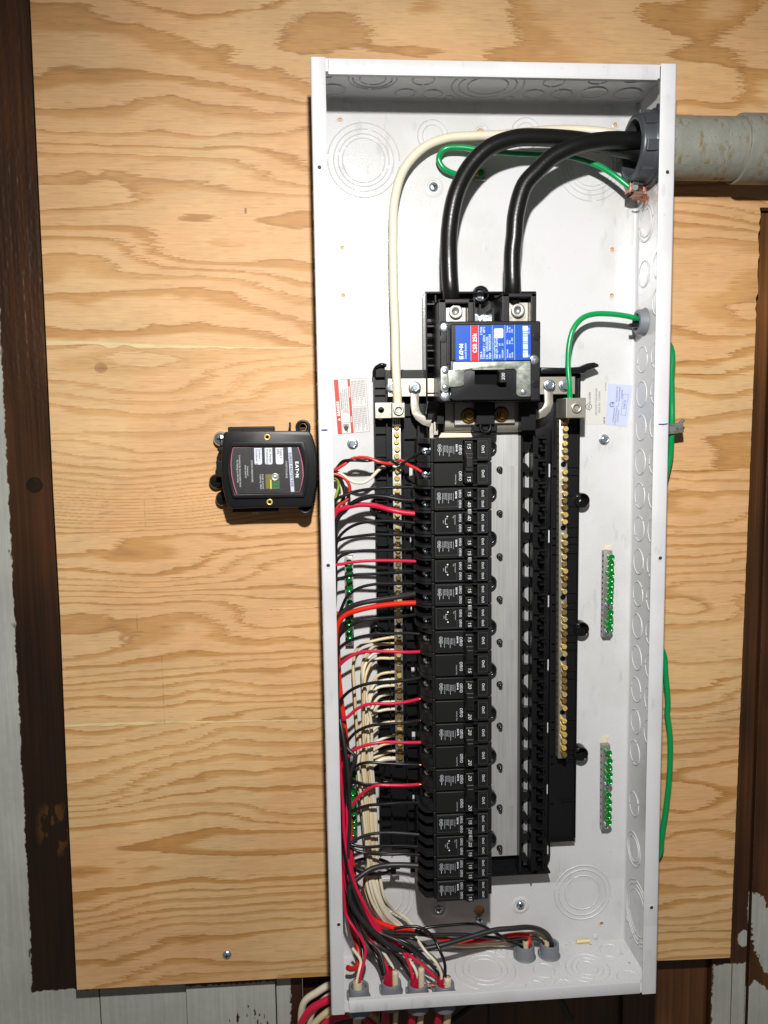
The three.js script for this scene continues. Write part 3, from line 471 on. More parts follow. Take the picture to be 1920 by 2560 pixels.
/* straps and lugs at the head of the chassis */
const boltGeo = finish([latheZ(0, 0, [[6.6, 0], [6.6, 1], [5.8, 1.6], [4.5, 1.7]], 28), cylZ(0, 0, 1.2, 5.5, 4.9, 4.7, 6), latheZ(0, 0, [[4.2, 5.5], [3.2, 5.8], [2.6, 4.6], [0, 4.4]], 6)], O);
const strapL = thing('neutral_strap', 'bent tin bus strap bolted left of the main breaker', 'bus strap', [100, 320, 20]);
part(strapL, 'plate', rbx(...[g3(760, 1150, 32), g3(1118, 1297, 32)].flatMap((p, i, a) => i ? [] : [a[0][0], a[1][0] + 10, a[0][1], a[1][1]]), 29, 32, .5, 1), tin);
const ribbon = (pts, w, t) => { const l = [], r = []; pts.forEach((p, i) => { const a = pts[Math.max(0, i - 1)], b = pts[Math.min(pts.length - 1, i + 1)], dx = b[0] - a[0], dy = b[1] - a[1], n = Math.hypot(dx, dy); l.push([p[0] - dy / n * w / 2, p[1] + dx / n * w / 2]); r.unshift([p[0] + dy / n * w / 2, p[1] - dx / n * w / 2]); }); return exZ([...l, ...r].reverse(), t[0], t[1], { bevel: .4 }); };
part(strapL, 'curved_arm', ribbon([g3(986, 1195, 36), g3(986, 1300, 36), g3(984, 1370, 36), g3(994, 1425, 36), g3(1020, 1468, 36), g3(1065, 1500, 36), g3(1120, 1520, 36)], 9.2, [32.2, 36]), tin);
part(strapL, 'end_tab', [bx(g3(1105, 1520, 30)[0], g3(1135, 1520, 30)[0], g3(1105, 1520, 30)[1], g3(1105, 1640, 30)[1], 12, 33), bx(g3(1142, 1440, 30)[0], g3(1176, 1500, 30)[0], g3(1142, 1440, 30)[1], g3(1142, 1615, 30)[1], 12, 30)], tin);
set(strapL, 'bolt', boltGeo, zinc, g3(985, 1224, 36.2), .2); set(strapL, 'bolt', boltGeo, zinc, g3(800, 1222, 32), .2);
const strapR = thing('neutral_strap', 'bent tin bus strap bolted right of the main breaker', 'bus strap', [270, 320, 20]);
{ const a = g4(350, 1135, 32), b = g4(655, 1278, 32); part(strapR, 'plate', rbx(a[0], b[0], a[1], b[1], 29, 32, .5, 1), tin); }
part(strapR, 'curved_arm', ribbon([g4(438, 1170, 36), g4(438, 1290, 36), g4(440, 1350, 36), g4(425, 1400, 36), g4(395, 1432, 36), g4(350, 1450, 36), g4(300, 1455, 36)], 9.4, [32.2, 36]), tin);
set(strapR, 'bolt', boltGeo, zinc, g4(442, 1205, 36.2), .5); set(strapR, 'bolt', boltGeo, zinc, g4(565, 1208, 32), .4);
const setScrew = finish([latheZ(0, 0, [[5.6, 0], [5.6, 1.6], [5, 2.2], [3.4, 2.2], [3.2, 1.4]], 28), latheZ(0, 0, [[3.2, 1.6], [2.6, -2], [0, -2.2]], 6)], O);
const lugL = thing('neutral_lug', 'tin lug block clamping the cream feeder at the head of the left neutral bar', 'lug', [85, 360, 14]);
{ const a = g3(795, 1350, 50), b = g3(905, 1475, 50), c = g3(658, 1350, 36), d = g3(800, 1475, 36); part(lugL, 'block', rbx(a[0], b[0], a[1], b[1], 20, 50, .8, 1), tin); part(lugL, 'side_plate', exZ([[c[0], c[1]], [d[0], c[1]], [d[0], d[1]], [c[0], d[1]]], 30, 36, { holes: [hole(g3(706, 1410, 36)[0], g3(706, 1410, 36)[1], 3.4)] }), tin); set(lugL, 'set_screw', setScrew, tin, [(a[0] + b[0]) / 2, (a[1] + b[1]) / 2, 50]); const e = g3(835, 1510, 34); part(lugL, 'bare_strand', [-3, -1, 1, 3].map((k) => tube([[e[0] + k, e[1] - 8, 33], [e[0] + k * 1.1, e[1] - 1, 33], [e[0] + k * 1.2, e[1] + 4, 31]], 1.1, 8, 8)), tin); }
const lugR = thing('neutral_lug', 'tin lug block clamping the green ground wire at the head of the right neutral bar', 'lug', [265, 360, 14]);
{ const a = g4(582, 1310, 54), b = g4(745, 1475, 54); part(lugR, 'block', rbx(a[0], b[0], a[1], b[1], 16, 54, .8, 1), tin); set(lugR, 'set_screw', setScrew, tin, [(a[0] + b[0]) / 2 + .4, (a[1] + b[1]) / 2, 54], 0); part(lugR, 'bare_strand', [-3, -1, 1, 3].map((k) => tube([[(a[0] + b[0]) / 2 - 5 + k, b[1] - 1, 34], [(a[0] + b[0]) / 2 - 6 + k, b[1] + 6, 31]], 1.1, 6, 8)), copper); }

/* ------------------------------------------------------------------ main breaker */
const housing = thing('breaker_mount', 'black ribbed moulded base that carries the main breaker', 'breaker base', [180, 285, 2]);
{
  const H = (x, y, z) => gm(x, y, z), x0 = H(10, 55, 30)[0], x1 = H(1555, 70, 34)[0], y0 = H(10, 55, 30)[1];
  part(housing, 'base_plate', [rbx(x0, x1, y0, 372, 2.2, 14, 2, 2)], black);
  part(housing, 'outer_rim', [rbx(x0, x0 + 2, y0, 362, 8, 34, .8, 2), rbx(x0, x1, y0, y0 + 2.4, 8, 34, .8, 2), rbx(x1 - 2, x1, y0, 300, 8, 34, .8, 2), bx(x0 + 11, x0 + 12.5, y0 + 3, 360, 8, 30)], blackGloss);
  for (const y of [222.5, 246, 272, 288, 318]) part(housing, 'rib', [bx(x0 + 2, x0 + 20, y, y + 1.6, 8, 32)], black);
  for (const y of [216, 228, 240, 256, 266, 280, 295, 305]) part(housing, 'pocket_floor', [exX([[14, y], [22, y + 3], [14, y + 9]], x0 + 3, x0 + 10)], blackGloss);
  const [bX, bY] = H(785, 85, 30); part(housing, 'screw_boss', latheZ(bX, bY, [[9.2, 6], [9.2, 30], [8.4, 31.4], [7.6, 31.4], [6.8, 28], [6.6, 18], [0, 18]], 36), blackGloss); set(housing, 'boss_screw', hexGeo, zinc, [bX, bY, 20], .5);
  part(housing, 'divider', [bx(bX - 14, bX - 12, bY + 8, 250, 10, 60), bx(bX + 8, bX + 10.5, bY + 18, 250, 10, 50), bx(bX + 13, bX + 32, bY + 3, bY + 5, 10, 40), bx(bX - 1, bX + 1, bY + 9, bY + 22, 10, 26), exZ([[bX + 18, bY + 14], [bX + 34, bY - 1], [bX + 34, bY + 14]], 10, 36)], black);
  set(housing, 'terminal_screw', boltGeo, zinc, H(830, 440, 22), .2); set(housing, 'terminal_screw', boltGeo, zinc, H(700, 425, 22), .2);
  for (const [a, b, c, d, hx] of [[200, 690, 150, 212, 425], [1080, 1555, 70, 130, 1290]]) {                       // the wire mouths over the two lugs
    const p = H(a, c, 72), q = H(b, 470, 72), r = H(0, d, 72);
    part(housing, 'terminal_frame', [rbx(p[0], q[0], p[1], r[1], 40, 72, 1, 2), rbx(p[0], p[0] + 8, p[1], q[1] + 4, 14, 72, 1, 2), rbx(q[0] - 6, q[0], p[1], q[1] + 4, 14, 72, 1, 2)], blackMatt);
    part(housing, 'terminal_floor', bx(p[0] + 6, q[0] - 5, r[1], q[1] + 4, 12, 40), dark);
  }
}
const mb = thing('main_breaker', 'large black two-pole main breaker marked 200, with a blue and red label', 'main breaker', [180, 290, 14]);
const mainUV = cell(604, 290 * 1, (c, w, h) => {                      // as seen: 1046 x 500 of the close view
  const k = w / 1046, X = (x) => (x - 432) * k, Y = (y) => (y - 512) * k;
  c.fillStyle = '#0a48a8'; c.fillRect(0, 0, w, h); c.fillStyle = '#c01c24'; c.fillRect(X(642), 0, X(748) - X(642), h);
  c.fillStyle = '#dfe8f4'; for (const x of [642, 748, 940, 1116, 1250]) c.fillRect(X(x), 0, 2, h);
  const T = (t, x, y, s, o = {}) => say(c, t, X(x), Y(y), s * k, { turn: -1, color: '#f2f6fb', align: 'left', ...o });
  c.save(); c.translate(X(510), Y(985)); c.rotate(-Math.PI / 2); c.fillStyle = '#fff'; const q = 54 * k, b = (x, y, ww, hh) => c.fillRect(x * k, -27 * k + y * k, ww * k, hh * k);
  b(0, 0, 14, 54); b(0, 0, 44, 12); b(0, 21, 40, 12); b(0, 42, 44, 12);                                            // block letters with cut strokes
  c.beginPath(); c.moveTo(56 * k, 27 * k); c.lineTo(76 * k, -27 * k); c.lineTo(90 * k, -27 * k); c.lineTo(84 * k, 0); c.lineTo(70 * k, 27 * k); c.fill(); c.beginPath(); c.arc(92 * k, 18 * k, 8 * k, 0, 7); c.fill(); b(86, 0, 40, 12); b(102, 0, 14, 54);
  c.beginPath(); c.arc(138 * k, 0, 11 * k, 0, 7); c.fill(); b(160, 0, 14, 54); b(200, 0, 14, 54); c.beginPath(); c.moveTo(160 * k, -27 * k); c.lineTo(176 * k, -27 * k); c.lineTo(214 * k, 27 * k); c.lineTo(198 * k, 27 * k); c.fill(); c.restore();
  T('Circuit Breaker', 572, 985, 34); T('CSR 25k', 698, 900, 74, { bold: true });
  T('200 A', 785, 990, 42); T('120/240 V ~  60Hz', 825, 990, 42); T('Cat.   CSRL02200', 865, 990, 42); T('Style  7803C87G54', 905, 990, 42); T('2 Pole', 785, 650, 42); T('40°C', 825, 620, 42);
  T('Interrupting Capacity', 972, 985, 34); T('RMS Sym. Amperes', 1004, 985, 34); T('Volt', 1044, 985, 32); T('kA', 1044, 805, 32); T('120/240 ~', 1084, 985, 32); T('25', 1084, 808, 32);
  c.fillStyle = '#d9dbe0'; c.beginPath(); c.roundRect(X(966), Y(560), 128 * k, 136 * k, 20 * k); c.fill(); c.fillStyle = '#8d8f96'; for (let a = 0; a < 5; a++) c.fillRect(X(985) + a * 17 * k, Y(585 + a * 9), 8 * k, (60 + (a * 31) % 30) * k);
  T('Terminal', 1150, 980, 30); T('Wire', 1184, 980, 30); T('CU/AL', 1218, 980, 30); T('Wire', 1150, 785, 30); T('Size', 1184, 785, 30); T('2 - 300', 1218, 785, 30); T('Torque', 1150, 622, 30); T('Lb. In.', 1184, 622, 30); T('250', 1218, 622, 30);
  c.fillStyle = '#e6eaf2'; c.fillRect(X(1366), Y(530), 70 * k, 445 * k); c.fillStyle = '#1554bd'; for (let y = 595; y < 908;) { const n = 3 + (y * 7) % 9; c.fillRect(X(1366), Y(y), 70 * k, n * k); y += n + 4 + (y * 3) % 8; }
  T('1424  A07', 1452, 650, 22); T('002', 1452, 975, 22);
});
const numUV = {}; for (const n of ['15', '20', '40']) numUV[n] = cell(90, 84, (c, w, h) => { c.fillStyle = '#151515'; c.fillRect(0, 0, w, h); say(c, n, w / 2, h / 2, 58, { color: '#dfe1e3', italic: true }); });
const n200UV = cell(100, 176, (c, w, h) => { c.fillStyle = '#191919'; c.fillRect(0, 0, w, h); say(c, '200', w / 2 + 2, h / 2, 66, { turn: -1, color: '#dfe2e4' }); });
{
  const zS = 82, zF = 92, a = gm(215, 455, zS), b = gm(1618, 455, zS), c2 = gl(205, 518, zS), d2 = gl(1418, 490, zS);
  part(mb, 'body', [rbx((a[0] + c2[0]) / 2, (b[0] + d2[0]) / 2, (a[1] + b[1]) / 2, d2[1] + 1, 24, zS, 2, 2)], blackMatt);
  const e = gm(370, 495, zF), f = gm(1480, 490, zF), g = gl(330, 490, zF);
  const faceM = part(mb, 'raised_face', [rbx(e[0], f[0], e[1], gl(0, 22, zF)[1], zS - 1, zF, 1.6, 2), exZ([[e[0], gl(0, 10, zF)[1]], [f[0] + .8, gl(0, 10, zF)[1]], [f[0] + .8, g[1] - 2], [f[0] - 1.2, g[1]], [e[0] + 2, g[1]], [e[0], g[1] - 2]], zS - .5, zF - 1.2, { bevel: .8, holes: [new THREE.Path([[610, 122], [1000, 122], [1002, 340], [925, 340], [870, 308], [612, 306]].map(([x, y]) => { const p = gl(x, y, zF); return new THREE.Vector2(p[0], -p[1]); }))] })], blackMatt);
  const l0 = gm(434, 520, zF + .2), l1 = gm(1476, 506, zF + .2), l2 = gm(1480, 994, zF + .2), l3 = gm(438, 1012, zF + .2);
  part(faceM, 'rating_label', quad4([l0, l1, l2, l3], zF + .15, mainUV), glossPrint, 'blue label with a red CSR 25k stripe');
  // zinc frame plate round the handle: an inverted U with a flag to the left
  const K = (x, y) => gl(x, y, zF + 1.2).slice(0, 2);
  part(mb, 'frame_plate', exZ([K(355, 40), K(375, 28), K(1290, 12), K(1303, 25), K(1303, 430), K(1288, 446), K(1160, 446), K(1130, 415), K(1130, 135), K(1100, 106), K(520, 118), K(492, 140), K(488, 300), K(465, 322), K(300, 330), K(300, 128), K(355, 120)], zF - 1.1, zF + .8, { bevel: .3 }), galv);
  const pl = part(mb, 'interlock_plate', exZ([[205, 110], [222, 84], [250, 74], [280, 78], [298, 105], [298, 370], [282, 392], [250, 396], [222, 390], [205, 362]].map(([x, y]) => gl(x, y, zS + 4).slice(0, 2)), zS, zS + 3.5, { bevel: .3 }), galv);
  const smallPan = panGeo.clone().scale(.8, .8, .6), smallCross = crossGeo.clone().scale(.7, .7, .62);
  for (const [p, z] of [[gm(284, 545, zS), 0], [gm(1517, 992, zS), 0], [gl(256, 442, zS), 0]]) { const s = set(mb, 'cover_screw', panGeo.clone().scale(1, 1, .5), zinc, p); set(s, 'drive_slot', crossGeo.clone().scale(.8, .8, .52), tinDull, p, .3); }
  for (const p of [gl(256, 135, zS + 3.5), gl(256, 333, zS + 3.5), gl(1217, 390, zF + .8)]) set(mb, 'rivet', smallPan.clone().scale(.75, .75, .7), zinc, p);
  for (const p of [gm(270, 700, zS), gm(1555, 672, zS), gl(1362, 292, zS)]) part(mb, 'plug', latheZ(p[0], p[1], [[4.2, zS], [4.2, zS + .3], [3.8, zS + .45], [0, zS + .45]], 24), black);
  // handle well and handle
  const h0 = gl(608, 112, zF), h1 = gl(1000, 308, zF), well = (x, y) => gl(x, y, zF).slice(0, 2);
  part(mb, 'handle_well', exZ([well(610, 122), well(1000, 122), well(1002, 340), well(925, 340), well(870, 308), well(612, 306)], zS + .1, zS + .3), dark);
  const n0 = gl(918, 122, zF + 10), n1 = gl(1012, 276, zF + 10);
  const hd = part(mb, 'handle', [rbx(n0[0], n1[0], n0[1], n1[1], zF - 2, zF + 10, 1.2, 2)], handleMat);
  part(hd, 'number', quad(n0[0] + .7, n1[0] - .7, n0[1] + .7, n1[1] - .7, zF + 10.06, n200UV), facePrint);
  part(mb, 'latch_strip', [bx(gl(590, 0, zF + 2)[0], gl(985, 0, zF + 2)[0], gl(600, 100, zF + 2)[1], gl(600, 118, zF + 2)[1], zF - 1, zF + 1.8)], galv);
  part(mb, 'molded_seam', [bx(e[0] - 12, e[0] - .5, gm(0, 955, zS)[1], gm(0, 962, zS)[1], zS - .5, zS + .25), bx(f[0] + 1, b[0] - 2, gm(0, 925, zS)[1], gm(0, 932, zS)[1], zS - .5, zS + .25), rbx(e[0] - 3, e[0] - 1, e[1], e[1] + 40, zS - 1, zS + 2, .6, 1)], blackMatt);
  // lugs
  for (const [x0, x1, y0, y1, cx, cy] of [[268, 580, 262, 470, 440, 325], [1132, 1440, 198, 455, 1300, 310]]) {
    const z = 60, p = gm(x0, y0, z), q = gm(x1, y1, z), lug = part(mb, 'lug', [rbx(p[0], q[0], p[1], q[1] + 6, 30, z, .8, 1)], tin), r = gm(cx, cy, z + 4);
    part(lug, 'lug_screw', [latheZ(r[0], r[1], [[7.2, z], [7.2, z + 4.4], [6.4, z + 5.2], [3.6, z + 5.2], [3.4, z + 4]], 32), latheZ(r[0], r[1], [[3.5, z + 4.6], [2.9, z + 1], [0, z + .8]], 6)], tinDull);
  }
  part(mb, 'tin_strip', (() => { const p = gm(1466, 198, 58), q = gm(1494, 445, 58); return bx(p[0], q[0], p[1], q[1], 30, 58); })(), brassPale);
  // load side terminals and the bus straps under them
  const skirt = [gl(180, 520, 44), gl(1230, 520, 44)];
  for (const g of [bx(gl(180, 0, 60)[0], gl(260, 0, 60)[0], gl(0, 520, 60)[1], gl(0, 780, 44)[1], 20, 46), rbx(gl(632, 0, 50)[0], gl(860, 0, 50)[0], gl(0, 500, 60)[1], gl(0, 800, 50)[1], 20, 52, 1, 1), rbx(gl(1196, 0, 50)[0], gl(1380, 0, 50)[0], gl(0, 500, 60)[1], gl(0, 880, 46)[1], 20, 48, 1, 1), exX([[60, d2[1] - 1], [68, d2[1] - 1], [52, d2[1] + 12], [44, d2[1] + 12]].reverse(), gl(20, 0, 50)[0], gl(200, 0, 50)[0])]) part(mb, 'lower_skirt', g, black);
  part(mb, 'center_post', [latheZ(...gl(750, 815, 50).slice(0, 2), [[7, 24], [7, 50], [6.4, 51], [3.4, 51], [3.2, 30], [0, 30]], 24), rbx(gl(600, 0, 46)[0], gl(895, 0, 46)[0], gl(0, 800, 46)[1], gl(0, 885, 46)[1], 20, 46, 1, 1), rbx(gl(770, 0, 44)[0], gl(895, 0, 44)[0], gl(0, 880, 44)[1], gl(0, 925, 44)[1], 20, 42, 1, 1)], black);
  for (const [x0, x1, y0, y1, cx, cy, s0, s1] of [[372, 630, 548, 792, 545, 680, 258, 602], [860, 1112, 540, 772, 940, 662, 868, 1196]]) {
    const z = 40, p = gl(x0, y0, z), q = gl(x1, y1, z), r = gl(cx, cy, z), tb = part(mb, 'load_terminal', [rbx(p[0], q[0], p[1] - 8, q[1], 30, z, .8, 1)], tinDull);
    part(tb, 'terminal_bolt', [latheZ(r[0], r[1], [[8.6, z], [8.6, z + 1.2], [7.2, z + 2], [5.4, z + 2]], 32), cylZ(r[0], r[1], z + 1, z + 6, 5.2, 5, 6), latheZ(r[0], r[1], [[3, z + 6.2], [3, z + 8], [2.2, z + 8.6], [0, z + 8.6]], 16)], bronze);
    const u = gl(s0, 780, 34), v = gl(s1, 880, 30), prof = []; for (let k = 0; k <= 6; k++) { const a = k / 6 * Math.PI * .55; prof.push([34 - 9 + 9 * Math.cos(a), v[1] - 9 + 9 * Math.sin(a)]); }
    part(mb, 'bus_strap', exX([[24, p[1] - 8], [34, p[1] - 8], [34, v[1] - 9], ...prof, [22, v[1] - 3]].reverse(), u[0], v[0]), tin);
  }
  { const p = gl(180, 888, 26), q = gl(666, 946, 26); part(mb, 'white_spacer', exZ([gl(215, 888, 26), gl(650, 892, 26), gl(668, 946, 26), gl(178, 950, 26)].map((p) => p.slice(0, 2)), 22, 26), wireWhite); }
}

/* ------------------------------------------------------------------ branch breakers */
// prints for the faces; 10 px per mm, laid out as seen (words read downwards)
const SX = 30, SYP = 23;                                             // mm of the left face print, per pole
const textRows = (c, x0, y0, n, len, step) => { c.fillStyle = '#9da1a6'; for (let k = 0; k < n; k++) for (let s = 0; s < len - (k * 37) % 40;) { const m = 7 + (k * 11 + s * 5) % 13; c.fillRect(x0 + k * step, y0 + s, step * .42, m); s += m + 4; } };
function marks(c, x, y) { c.strokeStyle = '#cfd3d8'; c.lineWidth = 3.5; c.beginPath(); c.arc(x, y, 17, 0, 7); c.stroke(); c.beginPath(); c.arc(x, y + 40, 19, 0, 7); c.stroke(); say(c, 'SA', x, y, 15, { bold: true, color: INK }); say(c, 'UL', x, y + 40, 17, { bold: true, color: INK }); c.fillStyle = '#c9cdd2'; c.fillRect(x - 3, y + 64, 5, 34); }
const base = (c, w, h) => { c.fillStyle = '#1b1b1b'; c.fillRect(0, 0, w, h); };
const eaton = (c, x, y) => { say(c, 'EAT•N', x, y, 25, { bold: true, color: '#eef1f4', wide: 1.05 }); };
const uvA = cell(300, 230, (c, w, h) => { base(c, w, h); marks(c, 56, 70); textRows(c, 92, 66, 4, 96, 15); textRows(c, 154, 74, 3, 100, 15); textRows(c, 205, 70, 1, 80, 13); eaton(c, 236, 92); say(c, 'Off/O', 274, 112, 41, { color: INK }); });
const uvB = cell(300, 230, (c, w, h) => { base(c, w, h); say(c, 'Common Trip', 226, 165, 17, { color: '#cfd3d8' }); say(c, 'Off/O', 274, 130, 41, { color: INK }); });
const uvC = cell(300, 230, (c, w, h) => { base(c, w, h); marks(c, 46, 62); textRows(c, 82, 50, 4, 96, 15); textRows(c, 144, 54, 3, 100, 15); textRows(c, 196, 50, 1, 80, 13); eaton(c, 228, 72); say(c, 'Off/O', 270, 60, 34, { color: INK }); say(c, 'Off/O', 270, 170, 34, { color: INK }); c.strokeStyle = '#4c4c4d'; c.lineWidth = 3; c.strokeRect(8, 8, 236, 190); });
const uvD = cell(300, 230, (c, w, h) => { base(c, w, h); say(c, 'Non-Common', 216, 80, 16, { color: '#cfd3d8' }); say(c, 'Trip', 198, 48, 16, { color: '#cfd3d8' }); c.fillStyle = '#e3e7ea'; for (const y of [42, 152]) { c.beginPath(); c.arc(134, y, 8, 0, 7); c.fill(); } c.strokeStyle = '#cfd3d8'; c.lineWidth = 4; c.beginPath(); c.moveTo(134, 66); c.lineTo(112, 66); c.lineTo(112, 124); c.lineTo(134, 124); c.stroke(); say(c, '240V', 92, 96, 15, { color: '#cfd3d8' }); say(c, 'Off/O', 270, 60, 34, { color: INK }); say(c, 'Off/O', 270, 170, 34, { color: INK }); c.strokeStyle = '#48484a'; c.lineWidth = 3; c.beginPath(); c.moveTo(8, 6); c.lineTo(8, 214); c.lineTo(230, 214); c.lineTo(230, 140); c.lineTo(250, 140); c.stroke(); });
const uvOn1 = cell(110, 230, (c, w, h) => { base(c, w, h); say(c, 'On/I', 58, 108, 41, { color: INK }); c.strokeStyle = '#4a4a4b'; c.lineWidth = 3; c.strokeRect(3, 20, 100, 180); });
const uvOn2 = cell(110, 230, (c, w, h) => { base(c, w, h); say(c, 'On/I', 54, 58, 36, { color: INK }); say(c, 'On/I', 54, 174, 36, { color: INK }); c.strokeStyle = '#4a4a4b'; c.lineWidth = 3; c.strokeRect(3, 4, 100, 104); c.strokeRect(3, 122, 100, 104); });

const screwBig = finish([latheZ(0, 0, [[4.3, -4], [4.3, .6], [3.8, 1.6], [2.4, 2.3], [0, 2.5]], 22)], O), screwBigX = finish([bx(-3, 3, -.55, .55, 1.3, 2.55), bx(-.5, .5, -2.8, 2.8, 1.3, 2.54)], O);
const CX = 140, ORG = [CX, 0, 40], cache = {};
const local = (key, fn, mat, parent, name, label) => {              // breakers share their shapes
  const g = cache[key] ??= finish(fn(), ORG), m = new THREE.Mesh(g, mat); m.name = name; m.castShadow = m.receiveShadow = true; parent.add(m); anchors.set(m, ORG); if (label) m.userData.label = label; return m;
};
// one 25.4 mm pole; tandem poles hold two narrow switches
function bodyShape(o, tandem, hx) {
  const y0 = o + .35, y1 = o + 25.05, L = tandem ? 100.5 : 105, out = [];
  out.push(rbx(116, 176.5, y0, y1, 28, 80, .8, 1), rbx(176, 181.2, y0 + .2, y1 - .2, 30, 76, .8, 1));
  out.push(bx(L, 117, y0 + .4, y1 - .4, 30, 54));
  const walls = tandem ? [[y0, 2.2], [y0 + 11.2, 2.4], [y1 - 2.2, 2.2]] : [[y0, 5.2], [y1 - 7, 7]];
  for (const [y, t] of walls) out.push(exY([[L, 54], [L + .5, 62], [L + 6.5, 74.5], [L + 9, 76], [117, 76], [117, 54]], y, y + t));
  if (!tandem) out.push(exY([[L + 9, 54], [L + 9, 58], [117, 58], [117, 54]], y0, y1));
  return out;
}
function faceShape(o, tandem) {
  const y0 = o + .8, y1 = o + 24.6, z = 86;
  const out = [rbx(118.2, 148.8, y0, y1, 79, z, 1, 2), rbx(163.6, 175.4, y0 + .6, y1 - .4, 79, z, 1, 2), bx(148.6, 163.8, y0, y0 + 1.6, 79, z - .3), bx(148.6, 163.8, y1 - 1.6, y1, 79, z - .3)];
  if (tandem) out.push(bx(148.6, 163.8, o + 11.9, o + 13.5, 79, z - .3)); else out.push(bx(118, 176, y1 - .2, y1 + .5, 79.9, 82.5));
  return out;
}
function pole(parent, k, o, kind, nums, up) {                        // kind: 'A' first pole of a double, 'B' its second, 'C' / 'D' the tandem pair
  const tandem = kind === 'C' || kind === 'D', T = tandem ? 't' : 's';
  local(`body${T}${o}`, () => bodyShape(o, tandem), blackMatt, parent, 'module_body');
  const f = local(`face${T}${o}`, () => faceShape(o, tandem), blackMatt, parent, 'raised_face');
  local(`slot${o}`, () => [bx(148.8, 163.6, o + 2.2, o + 23.2, 79.9, 80.2)], dark, parent, 'handle_slot');
  local(`p${kind}${o}`, () => [quad(118.9, 148.4, o + 1.4, o + 24, 86.06, { A: uvA, B: uvB, C: uvC, D: uvD }[kind])], facePrint, f, 'printed_legend');
  local(`on${T}${o}`, () => [quad(164.3, 174.9, o + 1.8, o + 23.8, 86.06, tandem ? uvOn2 : uvOn1)], facePrint, f, 'printed_legend');
  if (tandem) {
    local(`wellt${o}`, () => [bx(101.6, 116.5, o + 2.7, o + 11.3, 54, 54.3), bx(101.6, 116.5, o + 14, o + 22.6, 54, 54.3)], dark, parent, 'terminal_well');
    const s = new THREE.Mesh(screwBig, zinc), d = new THREE.Mesh(screwBigX, dark); s.name = 'terminal_screw'; d.name = 'screw_slot'; s.add(d); s.position.set((112.6 - CX) / 1000, -(o + 18.3) / 1000, (62 - 40) / 1000); d.rotation.z = rr(0, 3); s.castShadow = true; parent.add(s);
    const s2 = new THREE.Mesh(screwBig, handleMat); s2.name = 'terminal_screw'; s2.position.set((114.6 - CX) / 1000, -(o + 7) / 1000, (56 - 40) / 1000); parent.add(s2);
    for (const q of [0, 1]) {
      const h = local(`hand${o}${q}`, () => [rbx(149.4, 158.4, o + 2.6 + q * 11.1, o + 11.4 + q * 11.1, 79, 93, 1.4, 2)], handleMat, parent, 'handle');
      local(`num${o}${q}${nums[q]}`, () => [quad(150.4, 157.6, o + 3.4 + q * 11.1, o + 10.6 + q * 11.1, 93.05, numUV[nums[q]])], facePrint, h, 'number');
    }
  } else {
    local(`wells${o}`, () => [bx(106, 116.5, o + 6, o + 17.6, 54, 54.3), bx(105.6, 116, o + 6, o + 17.6, 57.9, 58.2)], dark, parent, 'terminal_well');
    const s = new THREE.Mesh(screwBig, up ? tinDull : zinc), d = new THREE.Mesh(screwBigX, dark); s.name = 'terminal_screw'; d.name = 'screw_slot'; s.add(d); s.position.set((113 - CX) / 1000, -(o + 13.6) / 1000, ((up ? 60 : 62) - 40) / 1000); d.rotation.z = rr(0, 3); parent.add(s);
  }
}
function breaker(label, row, kind, nums) {                           // kind: 'double' two-pole with a shared handle, 'quad' two tandem poles, 'tandem' a single tandem pole
  const y = breakerTop + row * breakerPitch, t = thing(kind === 'double' ? 'two_pole_breaker' : kind === 'quad' ? 'quad_breaker' : 'tandem_breaker', label, 'circuit breaker', [CX, y, 40], 'branch breakers in the panel');
  if (kind === 'double') {
    pole(t, 0, 0, 'A', nums, row > 7); pole(t, 1, 25.4, 'B', nums, row > 7);
    const h = local('bridge', () => [rbx(149.2, 158.8, 3, 47.4, 80, 92.5, 1.6, 2), rbx(149.6, 158.4, 15, 35, 84, 95.6, 1.4, 2), rbx(150.5, 157.8, 19, 31, 84, 96.6, 1.2, 2)], handleMat, t, 'tied_handle');
    for (const o of [4, 37.6]) local(`numd${o}${nums[0]}`, () => [quad(150.3, 157.7, o + .6, o + 8.8, 92.56, numUV[nums[0]])], facePrint, h, 'number');
  } else {
    pole(t, 0, 0, 'C', nums.slice(0, 2));
    if (kind === 'quad') { pole(t, 1, 25.4, 'D', nums.slice(2)); local('clip', () => [rbx(152.5, 156.8, 22.8, 28.4, 86, 92.6, .8, 1)], tinDull, t, 'handle_tie'); }
  }
  return t;
}
breaker('black two-pole 15 amp breaker, topmost of the column, fed by the twisted wires', 0, 'double', ['15']);
breaker('black four-switch breaker with two 15s and two 40s, second from the top', 2, 'quad', ['15', '40', '40', '15']);
breaker('black four-switch 15 breaker beside the single thin crimson wire, third from the top', 4, 'quad', ['15', '15', '15', '15']);
breaker('black four-switch 15 breaker fed by the thick bright red wire, fourth from the top', 6, 'quad', ['15', '15', '15', '15']);
breaker('black two-pole 15 amp breaker in mid column, above the three 20 amp pairs', 8, 'double', ['15']);
breaker('uppermost of the three black two-pole 20 amp breakers', 10, 'double', ['20']);
breaker('middle one of the three black two-pole 20 amp breakers', 12, 'double', ['20']);
breaker('lowest of the three black two-pole 20 amp breakers', 14, 'double', ['20']);
breaker('black four-switch breaker reading 15 20 20 15 near the bottom of the column', 16, 'quad', ['15', '20', '20', '15']);
breaker('black narrow double-switch 15 breaker, second from the bottom of the column', 18, 'tandem', ['15', '15']);
breaker('black narrow double-switch 15 breaker at the very bottom of the column', 19, 'tandem', ['15', '15']);

